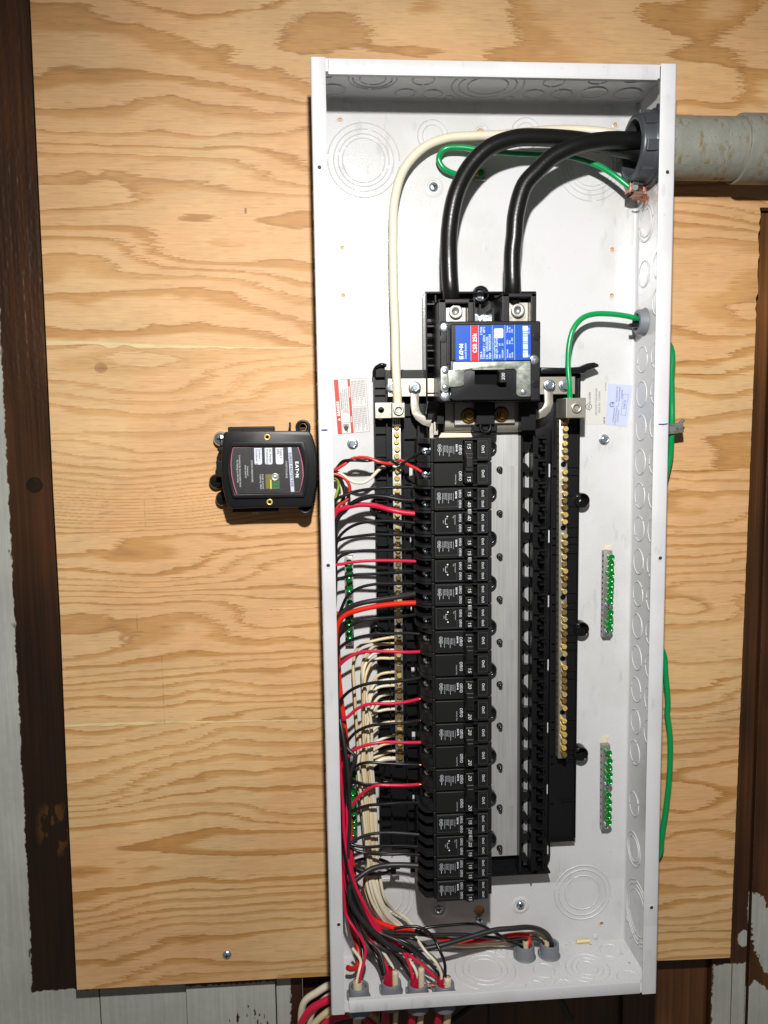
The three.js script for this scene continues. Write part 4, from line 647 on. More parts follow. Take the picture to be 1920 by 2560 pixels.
/* ------------------------------------------------------------------ wires */
const wireGroup = 'wires inside the panel';
function wire(kind, label, mat, r, pts, n = 48) { const J = kind === 'ground_cable' ? .05 : r > 3 ? .3 : .55; pts = pts.map((p, i) => (i < 2 || i > pts.length - 2 ? p : [p[0] + rr(-J, J), p[1] + rr(-J, J), p[2] + rr(-1, 1)])); const a = pts[Math.floor(pts.length / 2)]; return solo(kind, label, 'wire', [a[0], a[1], a[2]], tube(pts, r, n), mat); }
const downTo = (pts, dy, x = 9, z = 40) => { const p = pts[pts.length - 1]; const y = Math.min(p[1] + dy, 940); return [...pts, [Math.min(p[0] - 3, x + 6), p[1] + dy * .35, (p[2] + z) / 2], [x, y, z]]; };
// feeders
wire('feeder_cable', 'thick glossy black feeder cable curving to the left lug of the main breaker', feedBlack, 9, [g3(1290, 560, 46), g3(1283, 440, 58), g3(1270, 200, 58), g1(1062, 1250, 56), g1(1108, 1000, 56), g1(1205, 818, 56), g1(1335, 690, 56), g1(1510, 628, 54), g2(60, 622, 52), g2(330, 640, 48), g2(620, 690, 46), g2(860, 740, 46), [395, 66, 46], [440, 64, 46]], 90);
wire('feeder_cable', 'thick glossy black feeder cable crossing in front to the right lug of the main breaker', feedBlack, 9, [g4(150, 560, 46), g4(140, 430, 60), g4(136, 120, 62), g1(1508, 1300, 62), g1(1522, 1150, 62), g1(1580, 950, 63), g2(62, 850, 64), g2(170, 752, 65), g2(320, 680, 65), g2(520, 638, 63), g2(760, 640, 56), [375, 57, 50], [440, 58, 46]], 90);
wire('neutral_feeder', 'thick cream neutral feeder curving down to the left neutral lug', feedCream, 4.9, [g3(843, 1360, 36), g3(838, 1240, 38), g3(826, 1020, 34), g3(824, 760, 30), g3(812, 400, 28), g3(806, 100, 27), g1(670, 1290, 26), g1(682, 1060, 25), g1(745, 840, 24), g1(880, 690, 22), g1(1040, 622, 21), g1(1230, 606, 20), g1(1420, 602, 18), g2(150, 566, 15), g2(400, 568, 17), g2(640, 610, 28), [345, 62, 36], [400, 62, 38]], 110);
{ const p = g3(836, 1325, 38); part(lugL, 'bare_end', [tube([[p[0] - 2.6, p[1] - 3, 38], [p[0] - 2.6, p[1] + 9, 37]], 1.9, 4, 8), tube([[p[0] + 1.6, p[1] - 3, 38], [p[0] + 1.6, p[1] + 9, 37]], 1.9, 4, 8)], tin); }
{ const p = gm(350, 110, 56); part(mb, 'bare_strand', [-5, -1.5, 2, 5.5].map((k) => tube([[p[0] + k, p[1] - 3, 56], [p[0] + k * 1.1, p[1] + 16, 50]], 1.9, 5, 8)), tin); const q = gm(1230, 170, 56); part(mb, 'bare_strand', [-6, -3, 0, 3, 6].map((k) => tube([[q[0] + k, q[1] - 8, 56], [q[0] + k, q[1] + 8, 52]], 1.7, 5, 8)), tin); }
// green conductors
const gw1 = wire('ground_wire', 'green ground wire looping behind the feeders, ending in a loose copper lug', wireGreen, 3.1, [g1(1230, 872, 9), g1(1110, 872, 10), g1(1020, 832, 12), g1(984, 760, 14), g1(1020, 702, 16), g1(1120, 686, 18), g1(1300, 705, 20), g1(1500, 725, 22), g2(100, 735, 24), g2(300, 755, 27), g2(480, 812, 30), g2(600, 880, 33), g2(700, 962, 36)], 70);
const cl = thing('copper_lug', 'loose copper colored split lug on the end of the green wire', 'lug', g2(748, 972, 36));
{ const a = g2(690, 930, 36), b = g2(808, 1020, 36); part(cl, 'body', [rbx(a[0], b[0], a[1], a[1] + 3, 27, 42, .6, 1), rbx(a[0], b[0], b[1] - 3, b[1], 27, 42, .6, 1), rbx(a[0], a[0] + 5, a[1], b[1], 27, 42, .6, 1), rbx(b[0] - 2.5, b[0], a[1], b[1], 27, 38, .6, 1)], P({ color: S(168, 130, 110), metalness: .8, roughness: .38 })); part(cl, 'strand', [...Array(9)].map((_, k) => tube([[a[0] + 5, a[1] + 5 + (k % 3) * 6, 34 + k], [a[0] + 14 + k, a[1] + 5 + (k % 3) * 7, 35 + (k * 5) % 7], [b[0] - 1, a[1] + 6 + ((k * 7) % 18), 33 + k % 5]], .9, 6, 6)), copper); part(cl, 'screw', [cylZ(a[0] + 5, (a[1] + b[1]) / 2, 40, 44, 4, 3.6, 20)], tinDull); }
const gl1 = thing('ground_lug', 'small tin ground lug with a green screw on the back wall, behind the left feeder', 'lug', g1(1275, 868, 2));
{ const a = g1(1235, 825, 8), b = g1(1312, 912, 8); part(gl1, 'plate', [rbx(a[0], b[0], a[1], b[1], 1.8, 8, .6, 1)], tinDull); const [x, y] = g1(1275, 862, 10); part(gl1, 'screw', [latheZ(x, y, [[4.6, 8], [4.6, 9.2], [3.8, 10], [0, 10.2]], 20), cylZ(x, y, 9.5, 12.5, 3.4, 3.2, 6)], greenScrew); part(gl1, 'bare_end', tube([g1(1130, 872, 9.4), g1(1260, 874, 9.4)], 2, 6, 8), copper); }
wire('ground_wire', 'green ground wire arching from the right knockout down to the right neutral lug', wireGreen, 3.05, [g4(613, 1345, 36), g4(610, 1220, 37), g4(600, 1040, 36), g4(606, 880, 35), g4(640, 745, 34), g4(715, 650, 33), g4(810, 616, 32), g4(940, 612, 31), g4(1080, 630, 30), g4(1180, 652, 30), [364, 239.5, 30], [378, 242, 28]], 60);
// branch conductors; every one runs on into the trunk behind the left flange
const B = wireBlack, Sft = wireSoft, C = wireCrimson;
const surgeTwist = (ph, mat, kind, label, end, start) => { const path = [g6(120, 400, 34), g6(200, 340, 36), g6(290, 305, 38), g6(400, 302, 40), g6(520, 318, 42), g6(640, 330, 44), g6(700, 332, 46)]; const pts = path.map((p, i) => { const a = ph + i * 1.75; return [p[0], p[1] + 1.9 * Math.sin(a), p[2] + 1.9 * Math.cos(a)]; }); return wire(kind, label, mat, 1.75, [...start, ...pts, ...end], 70); };
surgeTwist(0, wireSurgeRed, 'surge_lead', 'red surge protector lead twisted with a black one, entering the second terminal', [g6(760, 350, 50), g6(830, 385, 56), g6(880, 412, 60)], [[-12, 398, 30], [2, 397, 32]]);
surgeTwist(3.14, B, 'surge_lead', 'thin black surge protector lead twisted with a red one, entering the topmost terminal', [g6(770, 305, 52), g6(830, 262, 57), g6(880, 236, 60)], [[-12, 402, 30], [2, 401, 32]]);
wire('surge_lead', 'white surge protector lead dipping under the twisted pair to the left neutral bar', wireWhite, 1.9, [[-10, 400, 26], g6(150, 415, 28), g6(210, 455, 30), g6(290, 500, 32), g6(370, 510, 33), g6(440, 470, 32), g6(500, 400, 30), g6(575, 350, 28), g6(640, 338, 22)], 50);
wire('surge_lead', 'red lead drooping at the left edge below the twisted pair', wireSurgeRed, 1.8, [[-8, 404, 30], g6(160, 440, 30), g6(235, 500, 30), g6(255, 575, 30), g6(225, 660, 30), g6(150, 720, 30), [8, 480, 34]], 40);
wire('surge_lead', 'black lead drooping at the left edge below the twisted pair', B, 1.8, [[-8, 406, 26], g6(150, 450, 27), g6(200, 530, 27), g6(214, 610, 27), g6(180, 690, 27), g6(130, 712, 27), [8, 476, 30]], 40);
wire('surge_lead', 'thin green and yellow lead at the left edge beside the flange', P({ color: S(128, 150, 40), roughness: .35 }), 1.5, [[-8, 408, 22], g6(140, 470, 24), g6(158, 540, 24), g6(140, 620, 24), [9, 470, 26]], 30);
wire('surge_lead', 'dull white lead hanging behind the drooping black lead at the left edge', wireWhite, 1.6, [[-8, 410, 18], g6(160, 500, 20), g6(195, 590, 20), g6(165, 660, 20), [8, 482, 24]], 30);
const hot = (label, mat, r, pts, dy, kind = 'hot_wire') => wire(kind, label, mat, r, downTo(pts, dy), 54);
hot('black wire, first below the twisted surge pair', B, 1.75, [g6(948, 548, 58), g6(700, 546, 50), g6(480, 560, 44), g6(300, 588, 40), g6(190, 625, 38), g6(130, 662, 36)], 90);
hot('thick black wire just above the thick crimson one, at the 40 amp switches', wireBlack, 2.75, [g6(822, 662, 58), g6(700, 655, 54), g6(560, 632, 50), g6(440, 622, 46), g6(320, 660, 42), g6(220, 740, 38), g6(150, 830, 36)], 120);
hot('thick crimson wire at the 40 amp switches', C, 2.75, [g6(822, 775, 58), g6(720, 765, 55), g6(600, 742, 51), g6(480, 708, 46), g6(340, 695, 42), g6(220, 722, 38), g6(130, 775, 34)], 90);
hot('black wire, first below the thick crimson one', B, 1.7, [g6(825, 855, 58), g6(660, 840, 52), g6(480, 836, 46), g6(330, 862, 42), g6(220, 925, 38), g6(150, 1010, 36)], 140);
hot('black wire, second below the thick crimson one', B, 1.7, [g6(826, 965, 58), g6(660, 958, 52), g6(480, 957, 46), g6(320, 968, 42), g6(200, 996, 38), g6(130, 1030, 36)], 120);
hot('black wire just above the uppermost thin crimson wire', B, 1.75, [g6(830, 1080, 58), g6(680, 1088, 52), g6(500, 1092, 46), g6(340, 1094, 42), g6(230, 1120, 40), g6(150, 1175, 38)], 120);
hot('uppermost thin crimson wire, crossing the upper left ground bar', C, 1.75, [g6(832, 1187, 58), g6(680, 1182, 52), g6(500, 1180, 47), g6(320, 1192, 43), g6(200, 1212, 40), g6(126, 1224, 38)], 90);
hot('black wire just below the uppermost thin crimson wire', B, 1.75, [g6(832, 1270, 58), g6(660, 1284, 52), g6(480, 1292, 46), g6(300, 1300, 42), g6(200, 1325, 40), g6(140, 1355, 38)], 120);
hot('black wire bending steeply down over the upper left ground bar', B, 1.75, [g7(828, 205, 58), g7(660, 204, 52), g7(480, 206, 47), g7(340, 240, 43), g7(240, 315, 40), g7(190, 400, 38), g7(165, 470, 36)], 160);
hot('thick dull black wire just above the thick bright red one', Sft, 2.9, [g7(830, 290, 58), g7(700, 315, 53), g7(520, 346, 48), g7(360, 372, 44), g7(240, 425, 40), g7(160, 510, 38)], 200);
hot('thick bright red wire to the fourth breaker', wireRed, 2.9, [g7(832, 370, 58), g7(680, 378, 53), g7(500, 400, 48), g7(340, 430, 44), g7(220, 480, 40), g7(150, 560, 38)], 220);
hot('black wire, first below the thick bright red one', B, 1.75, [g7(832, 470, 58), g7(690, 492, 52), g7(500, 510, 47), g7(340, 535, 43), g7(220, 600, 40), g7(150, 690, 38)], 180);
hot('shiny black wire above the cream neutrals in the middle', B, 1.75, [g7(862, 640, 58), g7(780, 632, 55), g7(640, 636, 51), g7(480, 642, 47), g7(320, 672, 43), g7(210, 730, 40), g7(150, 790, 38)], 180);
hot('thin crimson wire to the two-pole 15 breaker in the middle', C, 1.8, [g7(866, 793, 58), g7(740, 797, 53), g7(600, 797, 50), g7(480, 787, 47), g7(340, 802, 44), g7(230, 860, 41), g7(150, 940, 38)], 200);
hot('black wire to the upper terminal of the uppermost 20 amp pair', B, 1.8, [g7(876, 1015, 58), g7(780, 1036, 55), g7(640, 1048, 51), g7(460, 1060, 46), g7(310, 1098, 42), g7(210, 1170, 40), g7(165, 1260, 38)], 220);
function tipped(label, mat, r, pts, dy, tip) { const p = downTo(pts, dy), a = p[3], t = thing('hot_wire', label, 'wire', a); part(t, 'insulation', tube(p, r, 54), mat); part(t, 'copper_end', tube(tip, .95, 6, 8), copper); return t; }
tipped('crimson wire to the lower terminal of the uppermost 20 amp pair', C, 1.8, [g7(862, 1200, 57), g7(740, 1228, 53), g7(600, 1243, 50), g7(430, 1244, 46), g7(320, 1285, 43), g7(235, 1360, 41), g8(190, 60, 40)], 220, [g7(855, 1202, 57), g7(910, 1196, 58)]);
tipped('black wire to the upper terminal of the middle 20 amp pair', B, 1.8, [g8(868, 73, 57), g8(740, 95, 53), g8(600, 102, 50), g8(430, 120, 46), g8(310, 175, 43), g8(220, 280, 41), g8(185, 350, 40)], 220, [g8(862, 74, 57), g8(912, 70, 58)]);
hot('crimson wire to the lower terminal of the middle 20 amp pair', C, 1.85, [g8(888, 263, 58), g8(740, 265, 53), g8(560, 262, 49), g8(420, 278, 46), g8(300, 325, 43), g8(220, 405, 41), g8(185, 480, 39)], 220);
tipped('black wire to the upper terminal of the lowest 20 amp pair', B, 1.75, [g8(862, 457, 57), g8(740, 454, 53), g8(560, 444, 49), g8(410, 436, 46), g8(320, 462, 43), g8(245, 545, 41), g8(205, 640, 39)], 220, [g8(856, 457, 57), g8(912, 457, 58)]);
tipped('crimson wire to the lower terminal of the lowest 20 amp pair', C, 1.85, [g8(862, 626, 57), g8(740, 634, 53), g8(600, 634, 50), g8(480, 637, 48), g8(370, 700, 45), g8(280, 800, 42), g8(205, 900, 39)], 150, [g8(856, 626, 57), g8(914, 626, 58)]);
hot('shiny black wire alone between the lowest crimson wire and the bottom breakers', B, 1.75, [g8(856, 783, 58), g8(700, 786, 52), g8(540, 793, 48), g8(410, 812, 45), g8(300, 850, 42), g8(205, 930, 39)], 120);
hot('upper one of three black wires fanning out to the 15 20 20 15 breaker', Sft, 1.75, [g8(858, 1060, 58), g8(720, 1048, 53), g8(560, 1047, 49), g8(400, 1068, 45), g8(300, 1115, 42), g8(225, 1165, 40)], 100);
hot('middle one of three black wires fanning out to the 15 20 20 15 breaker', B, 1.75, [g8(862, 1165, 58), g8(720, 1156, 53), g8(540, 1161, 49), g8(390, 1172, 45), g8(300, 1160, 42), g8(225, 1140, 40)], 90);
hot('lowest one of three black wires fanning out to the 15 20 20 15 breaker', B, 1.75, [g8(865, 1235, 58), g8(720, 1226, 53), g8(540, 1228, 49), g8(400, 1220, 45), g8(310, 1190, 42), g8(230, 1150, 40)], 90);
wire('hot_wire', 'thick dull black wire sweeping from the bottom breakers across the floor to the far connectors', wireSoft, 3.1, [g9(850, 14, 58), g9(700, 8, 54), g9(570, 12, 52), g9(450, 45, 52), g9(340, 110, 54), g9(262, 190, 56), g9(256, 290, 58), g9(300, 390, 60), g9(400, 520, 62), g9(520, 640, 64), g9(640, 722, 64), g9(760, 752, 62), g9(900, 738, 60), g9(1080, 690, 56), g9(1300, 630, 50), g9(1520, 575, 46), g10(130, 553, 42), g10(280, 545, 38), g10(390, 575, 33), g10(455, 630, 28), g10(478, 700, 24), [262.2, 975, 23]], 130);

// the trunk: conductors gathered along the left wall that fan out to the bottom connectors
const trunk = (label, mat, r, pts, kind = 'trunk_wire') => wire(kind, label, mat, r, pts, 72);
trunk('black trunk wire curving over the red pair to the far connectors', wireSoft, 2.2, [[12, 520, 46], [14, 640, 46], g8(215, 300, 46), g8(300, 380, 50), g8(250, 560, 48), g8(215, 760, 44), g8(225, 1000, 46), g9(245, 60, 48), g9(300, 330, 52), g9(420, 520, 50), g9(560, 592, 46), g9(760, 600, 42), g9(1000, 605, 38), g9(1250, 615, 34), g9(1500, 640, 30), g10(120, 655, 24), g10(260, 645, 22), g10(380, 650, 22), g10(430, 700, 22), [258, 975, 22]]);
trunk('bright red thick trunk wire running to the far connectors', wireRed, 3, [[16, 560, 24], [17, 640, 24], g8(200, 60, 26), g8(235, 300, 26), g8(245, 560, 26), g8(255, 900, 26), g9(290, 60, 28), g9(350, 300, 30), g9(430, 450, 32), g9(560, 525, 34), g9(740, 570, 34), g9(900, 610, 32), g9(1060, 650, 30), g9(1250, 672, 28), g9(1440, 658, 26), g9(1600, 630, 24), g10(100, 620, 22), g10(220, 612, 22), g10(300, 625, 22), [235, 975, 23]], 'red_cable');
trunk('second bright red thick wire beside the first in the trunk', P({ color: S(186, 30, 20), roughness: .4 }), 3, [[13, 580, 30], [13, 660, 30], g8(180, 80, 32), g8(205, 320, 34), g8(225, 620, 34), g8(232, 900, 34), g8(235, 1100, 34), g9(230, 160, 34), g9(260, 500, 30), g9(330, 740, 40), g9(330, 860, 50), g9(290, 905, 56), g9(235, 895, 60)], 'red_cable');
const fan = [['black', 228, 60, 300, 330, 420, 600, 640, 770, 800, 1000, B, 1.8], ['black', 238, 20, 310, 380, 450, 610, 600, 720, 870, 980, wireSoft, 1.9], ['black', 250, 40, 290, 420, 380, 620, 500, 820, 545, 960, B, 1.8], ['black', 232, 100, 340, 400, 520, 590, 780, 700, 1040, 960, B, 1.8], ['black', 222, 140, 270, 460, 340, 640, 372, 800, 350, 1000, B, 1.8], ['black', 244, 30, 330, 330, 470, 560, 700, 670, 1000, 900, wireSoft, 1.9], ['black', 226, 60, 280, 400, 400, 640, 520, 760, 560, 940, wireSoft, 1.8], ['black', 236, 80, 350, 440, 560, 640, 800, 640, 960, 740, B, 1.8]];
fan.forEach(([c, x0, y0, x1, y1, x2, y2, x3, y3, x4, y4, m, r], k) => {
  const z = 30 + (k * 13) % 22;
  trunk(['black trunk wire to the third connector, inner', 'black trunk wire to the third connector, outer', 'black trunk wire to the second connector, left of its crimson', 'black trunk wire to the fourth connector', 'black trunk wire to the leftmost connector', 'black trunk wire arching over to the fourth connector', 'dull black trunk wire to the second connector', 'black trunk wire ending in the dark tangle above the fourth connector'][k], m, r,
    [[10 + k, 560 + k * 22, 36 + k], [12 + (k * 5) % 9, 690, z], g8(195 + k * 9, 300 + k * 40, z + 8), g8(200 + (k * 23) % 60, 900, z + 4), g9(x0, y0, z + 6), g9(x1, y1, z + 10), g9(x2, y2, z + 8), g9(x3, y3, z + 18), g9(x4, y4, k === 7 ? 50 : 72)]);
});
trunk('crimson trunk wire to the fourth connector', C, 1.9, [[12, 690, 44], g8(190, 700, 48), g8(230, 900, 50), g9(215, 30, 52), g9(300, 220, 56), g9(390, 390, 58), g9(480, 560, 60), g9(620, 660, 60), g9(760, 780, 64), g9(900, 890, 70), g9(990, 980, 74)]);
trunk('crimson trunk wire to the third connector', C, 1.9, [[14, 700, 50], g8(200, 800, 52), g8(210, 1060, 54), g9(270, 60, 58), g9(330, 250, 60), g9(430, 430, 60), g9(540, 600, 60), g9(690, 720, 62), g9(760, 850, 68), g9(805, 990, 74)]);
trunk('crimson trunk wire to the second connector', C, 1.9, [[10, 720, 40], g8(195, 860, 44), g8(205, 1100, 46), g9(225, 180, 48), g9(320, 440, 48), g9(430, 640, 50), g9(520, 780, 56), g9(570, 880, 62), g9(600, 970, 66)]);
trunk('crimson trunk wire to the leftmost connector', C, 1.8, [[9, 790, 44], g9(210, 300, 48), g9(230, 440, 52), g9(300, 560, 58), g9(370, 660, 62), g9(392, 750, 66), g9(378, 860, 70), g9(352, 960, 73), [32, 975, 74]]);
trunk('crimson trunk wire bending right beneath the red pair', C, 2.2, [[13, 700, 34], g8(255, 860, 36), g9(290, 160, 40), g9(370, 330, 42), g9(450, 470, 42), g9(560, 590, 40), g9(660, 680, 42), g9(720, 725, 46)]);
trunk('thin black wire looping from the tangle over to the fourth connector', B, 1.75, [g9(640, 560, 50), g9(760, 540, 52), g9(860, 545, 54), g9(940, 590, 56), g9(1000, 670, 60), g9(1045, 760, 66), g9(1075, 870, 70), g9(1080, 1010, 75)]);
trunk('thin black wire arching across the bottom to the middle connector', B, 1.75, [g9(820, 575, 40), g9(940, 548, 40), g9(1120, 524, 38), g9(1280, 514, 36), g9(1390, 528, 34), g9(1500, 585, 32), g9(1600, 640, 28), g10(80, 660, 26), g10(200, 700, 24), [231, 976, 23]]);
trunk('pale sheathed cable lying along the bottom to the middle connectors', sheathCream, 2.4, [g9(980, 640, 12), g9(1100, 690, 12), g9(1250, 705, 12), g9(1450, 695, 12), g9(1640, 690, 12), g10(120, 690, 12), g10(240, 600, 14), g10(330, 588, 16), g10(420, 630, 18), [260, 972, 20]], 'sheathed_cable');
trunk('thin cream wire just above the pale sheathed cable', wireCream, 1.6, [g9(960, 620, 18), g9(1150, 668, 18), g9(1400, 680, 18), g9(1620, 664, 18), g10(150, 640, 18), g10(300, 596, 18), g10(390, 650, 20), [259, 974, 21]], 'neutral_wire');

// neutrals: cream conductors from the left neutral bar, drawn together into a tied bundle and fanned out again below
const neutrals = [[7, 625, 670, 330, 760, 290, wireCream], [7, 620, 725, 470, 745, 372, wireCream], [7, 606, 780, 440, 830, 380, wireWhite], [7, 630, 850, 480, 860, 392, wireCream], [7, 628, 970, 500, 1000, 432, wireCream], [7, 620, 1032, 480, 1070, 420, wireWhite], [7, 616, 1085, 490, 1110, 428, wireWhite], [7, 600, 1160, 500, 1190, 436, sheathCream], [7, 618, 1226, 520, 1240, 436, wireWhite], [7, 618, 1290, 500, 1310, 432, wireWhite], [8, 632, 86, 520, 110, 438, wireCream], [8, 640, 205, 520, 235, 445, wireWhite], [8, 636, 268, 530, 290, 450, wireCream], [8, 634, 340, 540, 365, 450, wireCream], [8, 620, 402, 520, 420, 455, wireWhite]];
const names = ['first from the top', 'second from the top', 'third from the top, white', 'fourth from the top', 'fifth from the top', 'sixth from the top, white', 'seventh from the top, white', 'eighth from the top, greyish', 'ninth from the top, white', 'tenth from the top, white', 'eleventh from the top', 'twelfth from the top, white', 'fourth from the bottom', 'second from the bottom', 'lowest, thick'];
neutrals.forEach(([q, x, y, mx, my, bxx, m], k) => {
  const g = q === 7 ? g7 : g8, N = neutrals.length, s = (k * 7 % N) / (N - 1);
  const end = g(x + 30, y - 2, 18), pts = [end, g(x - 20, y, 19), g(mx, my, 20)];
  const by = q === 7 ? my : my + 1313;                               // in g7 units
  const X = 312 + 122 * s;
  if (by < 1300) { const p = g7(bxx, by + 130, 20 + (k % 4) * 3); pts.push(p); if (by < 1040) pts.push(g7(bxx + (X - bxx) * .3, by + 330, 22 + (k % 4) * 4)); }
  else pts.push(g7(X + 20, by + 110, 20 + (k % 4) * 3));
  const stop = by + 400;
  for (const [yy, w, xc] of [[100, .95, 382], [420, .8, 392], [600, .85, 405], [900, .9, 425], [1200, .75, 445], [1330, .72, 455]]) if (yy + 1313 > stop) pts.push(g8(xc + (s - .5) * 135 * w, yy, 22 + (k * 5 % 4) * 4.2));
  const f = k / (N - 1);
  pts.push(g9(450 + (s - .5) * 140, 130, 24 + (k % 3) * 5), g9(420 + s * 140, 300, 26 + (k % 3) * 5));
  if (s > .82) pts.push(g9(640, 400, 20), g9(740, 470, 18), g9(800, 530, 20), g9(830, 570, 24));
  else pts.push(g9(490 + s * 140, 440, 26 + (k % 3) * 4), g9(560 + s * 170, 520, 28), g9(660 + s * 190, 640, 32));
  wire('neutral_wire', `cream neutral wire on the left neutral bar, ${names[k]}`, m, k === 14 ? 2.9 : 1.75, pts, 80);
});
[['fourth', 900, 740, 1000, 850, 1050, 960, 74], ['third', 770, 830, 820, 900, 850, 985, 74], ['second', 590, 830, 630, 890, 650, 965, 66], ['leftmost', 352, 840, 335, 930, 320, 1030, 72]].forEach(([n, a, b, c, d, e, f, z]) => wire('neutral_wire', `short white wire rising out of the ${n} bottom connector`, wireWhite, 1.8, [g9(a - 70, b - 110, z - 26), g9(a, b, z - 12), g9(c, d, z - 4), g9(e, f, z), g9(e, f + 60, z)], 30));
wire('bare_ground', 'bare copper ground wire coiling between the third and fourth connectors', copper, .9, [g9(780, 720, 50), g9(850, 860, 58), g9(900, 980, 66), g9(930, 1040, 72), g9(1000, 1020, 76), g9(1080, 1032, 78), g9(1010, 1050, 78), g9(900, 1030, 74), g9(880, 980, 70)], 60);
wire('bare_ground', 'bare copper ground wire in the tangle over the third connector', copper, .9, [g9(640, 700, 50), g9(740, 720, 54), g9(810, 716, 54), g9(850, 760, 56), g9(760, 860, 60), g9(700, 820, 58)], 50);
// cable ties
function zipTie(label, c, rx, rz, tilt) { const t = thing('cable_tie', label, 'cable tie', c), g = new THREE.TorusGeometry(1, .055, 8, 40); g.rotateX(Math.PI / 2); g.scale(rx, 42, rz); const m = new THREE.Matrix4().makeRotationZ(tilt); g.applyMatrix4(m); g.translate(c[0], -c[1], c[2]); part(t, 'strap', [g], tie); part(t, 'lock', [rbx(c[0] + rx - 2, c[0] + rx + 4, c[1] - 3 + Math.sin(-tilt) * rx, c[1] + 4 + Math.sin(-tilt) * rx, c[2] + 2, c[2] + 9, 1, 2), bx(c[0] + rx, c[0] + rx + 9, c[1] - 1 + Math.sin(-tilt) * rx, c[1] + 2 + Math.sin(-tilt) * rx, c[2], c[2] + 2)], tie); }
zipTie('black cable tie round the cream neutrals beside the lowest ground bar', g8(405, 575, 27), 20, 17, -.16);
zipTie('black cable tie round the cream neutrals level with the last breakers', g9(452, 20, 28), 23, 17, -.1);

/* ------------------------------------------------------------------ grey cable connectors in the bottom wall */
function connector(label, x, z, up, sheaths) {
  const t = thing('cable_connector', label, 'cable connector', [x, BH, z], 'grey cable connectors in the bottom wall');
  const y0 = BH - 1.3;
  part(t, 'collar', [latheY(x, z, [[8.6, y0 - up + 2], [9.2, y0 - up], [11.2, y0 - up + .6], [11.7, y0 - 4], [12, y0 - 1], [13.2, y0 - .9], [13.2, y0 - .05]], 32), latheY(x, z, [[8.6, y0 - up + 2], [8.2, y0 - 1], [0, y0 - 1]], 32), rbx(x - 13.4, x - 11, y0 - 7, y0 - .1, z - 4, z + 4, .8, 1), latheY(x, z, [[12.4, BH + .2], [12.6, BH + 16], [9, BH + 18]].reverse(), 28)], greyPlastic);
  sheaths.forEach(([dx, dz, m, top, w], k) => {
    const g = latheY(x + dx, z + dz, [[w * .82, y0 - top + 3], [w, y0 - top + 3 + (k % 2)], [w, BH + 8]], 16, 1); const p = g.attributes.position;
    for (let i = 0; i < p.count; i++) if (-p.getY(i) < y0 - top + 6) p.setY(i, p.getY(i) + 3.2 * Math.sin(i * 2.1 + k) );
    part(t, 'cable_sheath', [g], m);
  });
  return t;
}
connector('leftmost grey cable connector, with a pale sheath', 31, 74, 14, [[-1, 0, sheathCream, 20, 5.4]]);
connector('second grey cable connector from the left, with crimson and pale sheaths', 68, 68, 12, [[-3, -1, sheathCrimson, 27, 5.2], [4.6, 1, sheathCream, 26, 3.6]]);
connector('third grey cable connector from the left, with a torn crimson sheath and a pale one', 97, 75, 13, [[-3.4, 1, sheathCrimson, 22, 4.6], [4.4, 0, sheathCream, 32, 3.6]]);
connector('fourth grey cable connector from the left, next to the scrap of insulation', 127, 76, 12, [[-4.4, 1, sheathCrimson, 20, 4.2], [4, 0, wireWhite, 19, 4.2]]);
connector('grey cable connector against the back wall, left one of the far pair', 232.4, 23, 16, [[1, 0, sheathCream, 22, 3.6]]);
connector('grey cable connector against the back wall, right one of the far pair', 262.2, 23, 16, [[-3, 0, sheathCream, 20, 3.2]]);
const scrap = (label, p, q) => { const t = solo('insulation_scrap', label, 'scrap', p, tube([p, [(p[0] + q[0]) / 2, (p[1] + q[1]) / 2 - .3, (p[2] + q[2]) / 2], q], 2.1, 10, 10), P({ color: S(226, 204, 150), roughness: .4 })); return t; };
scrap('cream scrap of wire insulation lying by the fourth bottom connector', [139, BH - 3.4, 80], [150.5, BH - 3.4, 84]);
scrap('cream scrap of wire insulation lying at the back right of the enclosure floor', [301.5, BH - 3.4, 4.4], [318, BH - 3.4, 4.4]);

/* ------------------------------------------------------------------ conduit, its bushing, the small grey bushing and outside cables */
const conduit = thing('conduit', 'grey weathered plastic conduit entering the right side of the enclosure', 'conduit', [430, CY, CZ]);
const pipeMap = dataTex(512, 512, (i, j, o) => { const a = fbm(i / 50, j / 50, 4), b = fbm(i / 14 + 30, j / 40, 4), s = smooth(.5, .8, b) * smooth(.3, .7, a) * .85, t = noise(i / 2.2, j / 6 + 60); const d = smooth(.84, .95, noise(i / 5 + 80, j / 9)) * .35 * smooth(.45, .6, a); const L = .92 + .14 * a + .07 * t; const c = [122, 124, 115], r = [104, 84, 52], k = [64, 58, 50]; for (let q = 0; q < 3; q++) { let v = c[q] + (r[q] - c[q]) * s * .8; v += (k[q] - v) * d; o[q] = Math.min(255, v * L); } }, true, 7, 7);
const pipeMat = P({ map: pipeMap, roughness: .48, bumpMap: scuff, bumpScale: .0001 });
const cxp = at(1886, 336, CZ + 34)[0] - 2;
part(conduit, 'pipe', [latheX(CY, CZ, [[28, 352], [32, 352], [32, 620], [28, 620]], 64)], pipeMat);
part(conduit, 'coupling', [latheX(CY, CZ, [[32.2, cxp], [34.4, cxp], [35.4, cxp + 1], [35.6, 640], [30, 640]], 64)], pipeMat);
part(conduit, 'end_shoulder', [latheX(CY, CZ, [[32, BW + 4], [34, BW + 4], [34.6, BW + 3], [34.6, BW + .2]].reverse(), 56)], fitting);
part(conduit, 'ink_stamp', (() => { const g = new THREE.CylinderGeometry(32.06, 32.06, 5, 20, 1, true, Math.PI / 2 - .15, .16); g.rotateZ(-Math.PI / 2); g.translate(cxp - 16, -CY, CZ); const h = g.clone(); h.translate(-7, 0, 0); return [g, h]; })(), P({ color: S(112, 66, 48), roughness: .6 }));
